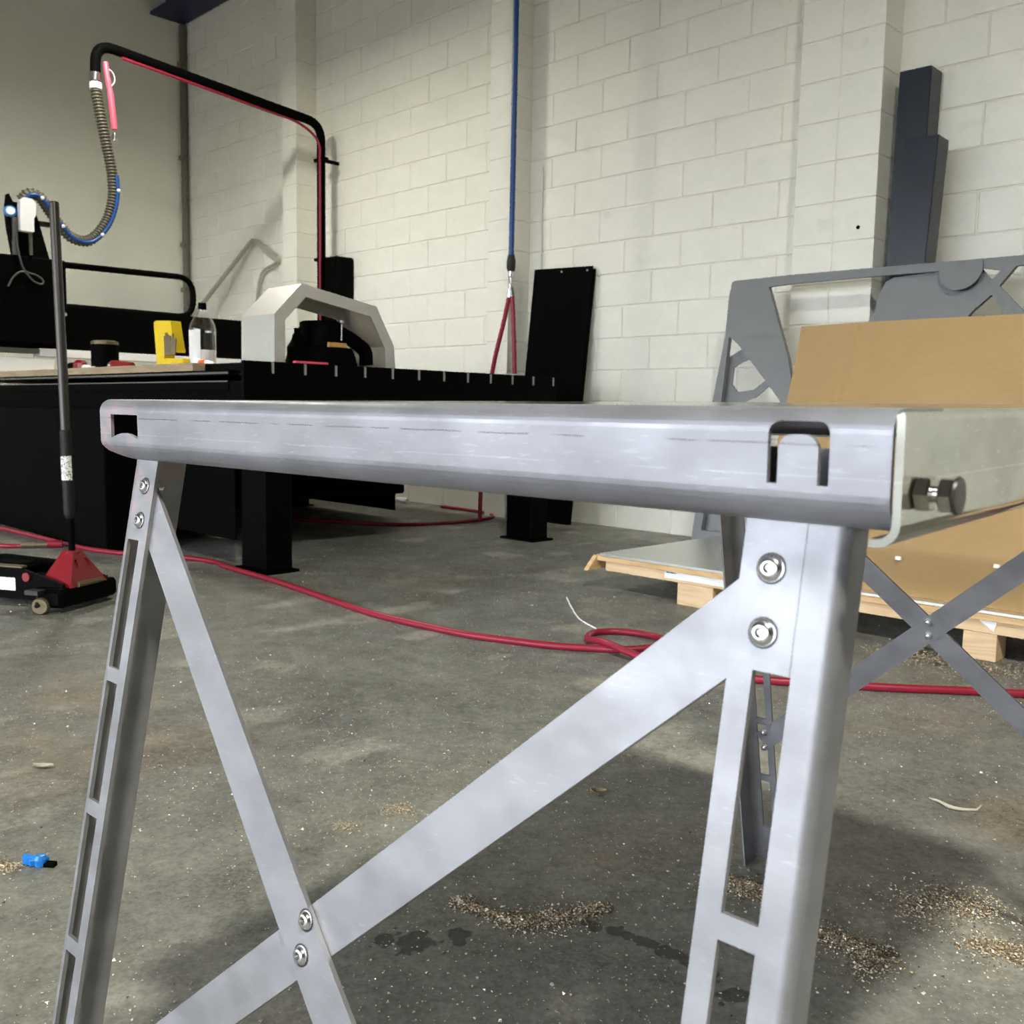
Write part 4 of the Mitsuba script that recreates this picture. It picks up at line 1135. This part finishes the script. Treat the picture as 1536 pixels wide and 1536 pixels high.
tw = thing('twig', 'pale bent twig lying on the floor at the right of the near leg', 'twig')
add(tw + '__stem', tube(curve([(-0.676, 1.853, 0.004), (-0.655, 1.848, 0.005), (-0.632, 1.838, 0.005), (-0.612, 1.845, 0.004), (-0.592, 1.862, 0.004)], 6), np.r_[np.linspace(0.0016, 0.0038, 12), np.linspace(0.0038, 0.0022, 13)], 8), 'm_twig', smooth=50)
add(tw + '__spur', tube([(-0.592, 1.862, 0.004), (-0.590, 1.88, 0.008)], [0.0024, 0.0012], 6), 'm_twig')
scene['m_twig'] = pbsdf(base_color=rgb(0.42, 0.38, 0.30), roughness=0.7)
scene['m_leaf'] = pbsdf(base_color=rgb(0.34, 0.25, 0.13), roughness=0.7)


def leaf(L, W, H, n=10):
    V, F = [], []
    for i in range(n + 1):
        t = i / n
        w = W * math.sin(math.pi * min(1, max(0.02, t))) ** 0.7
        for s in (-1, 0, 1):
            V.append((L * (t - 0.5), w * s, 0.0025 + H * (abs(s) * 0.7 + 0.5 * (2 * t - 1) ** 2)))
    for i in range(n):
        for j in range(2):
            a = i * 3 + j
            F += [(a, a + 3, a + 4), (a, a + 4, a + 1)]
    V = np.array(V)
    k = len(V)
    F = np.array(F)
    return trimesh.Trimesh(np.vstack([V, V - [0, 0, 0.0012]]), np.vstack([F[:, ::-1], F + k]), process=False)


lf = thing('dry_leaf', 'curled brown leaf on the shaded floor beyond the diagonal brace', 'leaf')
add(lf, spin(leaf(0.032, 0.009, 0.006), 35).apply_translation((-1.135, 1.408, 0)), 'm_leaf', smooth=40)
wl_ = thing('pale_chip', 'pale curled chip on the floor at the left edge of the photograph', 'chip')
add(wl_, spin(leaf(0.045, 0.011, 0.006), 42).apply_translation((-1.985, 0.683, 0)), 'm_twig', smooth=40)
cl = thing('blue_clip', 'small blue plastic clip lying on the floor left of the far leg', 'clip')
for i in range(3):
    add(cl + '__fin', spin(bx(-0.017, 0.012, -0.0035, 0.0035, 0.001 + 0.0005 * i, 0.017 - 0.002 * i, r=0.0015), 30 + 24 * i).apply_translation((-1.566 + 0.004 * i, 0.518 + 0.005 * i, 0)), MAT['blue_plastic'], smooth=False)
add(cl + '__hub', lathe([(0, 0.001), (0.009, 0.001), (0.010, 0.012), (0.007, 0.018), (0, 0.019)], (-1.556, 0.527, 0), 14), MAT['blue_plastic'])
add(cl + '__foot', spin(bx(0.002, 0.020, -0.006, 0.006, 0.0, 0.007, r=0.001), 40).apply_translation((-1.553, 0.530, 0)), MAT['black_satin'], smooth=False)
wr = thing('thin_wire', 'thin pale wire lying in a curve on the floor near the red hose loop', 'wire')
add(wr, tube(curve([(-2.475, 2.836, 0.003), (-2.33, 2.70, 0.003), (-2.176, 2.568, 0.003), (-2.036, 2.492, 0.003)], 8), 0.0028, 6), MAT['white_paper'])
bo = thing('loose_plank', 'short plank lying on the floor beneath the cutting machine near its leg', 'plank')
add(bo, spin(bx(-5.30, -4.85, 2.60, 2.68, 0.0, 0.02, r=0.002), 12, at=(-5.1, 2.64, 0)), MAT['bed_wood'], smooth=False)
ms = thing('plastic_scrap', 'pale crumpled plastic strip on the floor by the wall beneath the machine', 'plastic')
add(ms, tube(curve([(-6.6, 4.50, 0.02), (-6.4, 4.58, 0.03), (-6.25, 4.66, 0.02), (-6.0, 4.72, 0.03), (-5.8, 4.74, 0.02)], 5), [0.02, 0.026, 0.018, 0.03, 0.02, 0.015, 0.02, 0.03, 0.024, 0.016, 0.02, 0.028, 0.02, 0.02, 0.026, 0.03, 0.02, 0.015, 0.02, 0.024, 0.02], 8), MAT['white_plastic'])
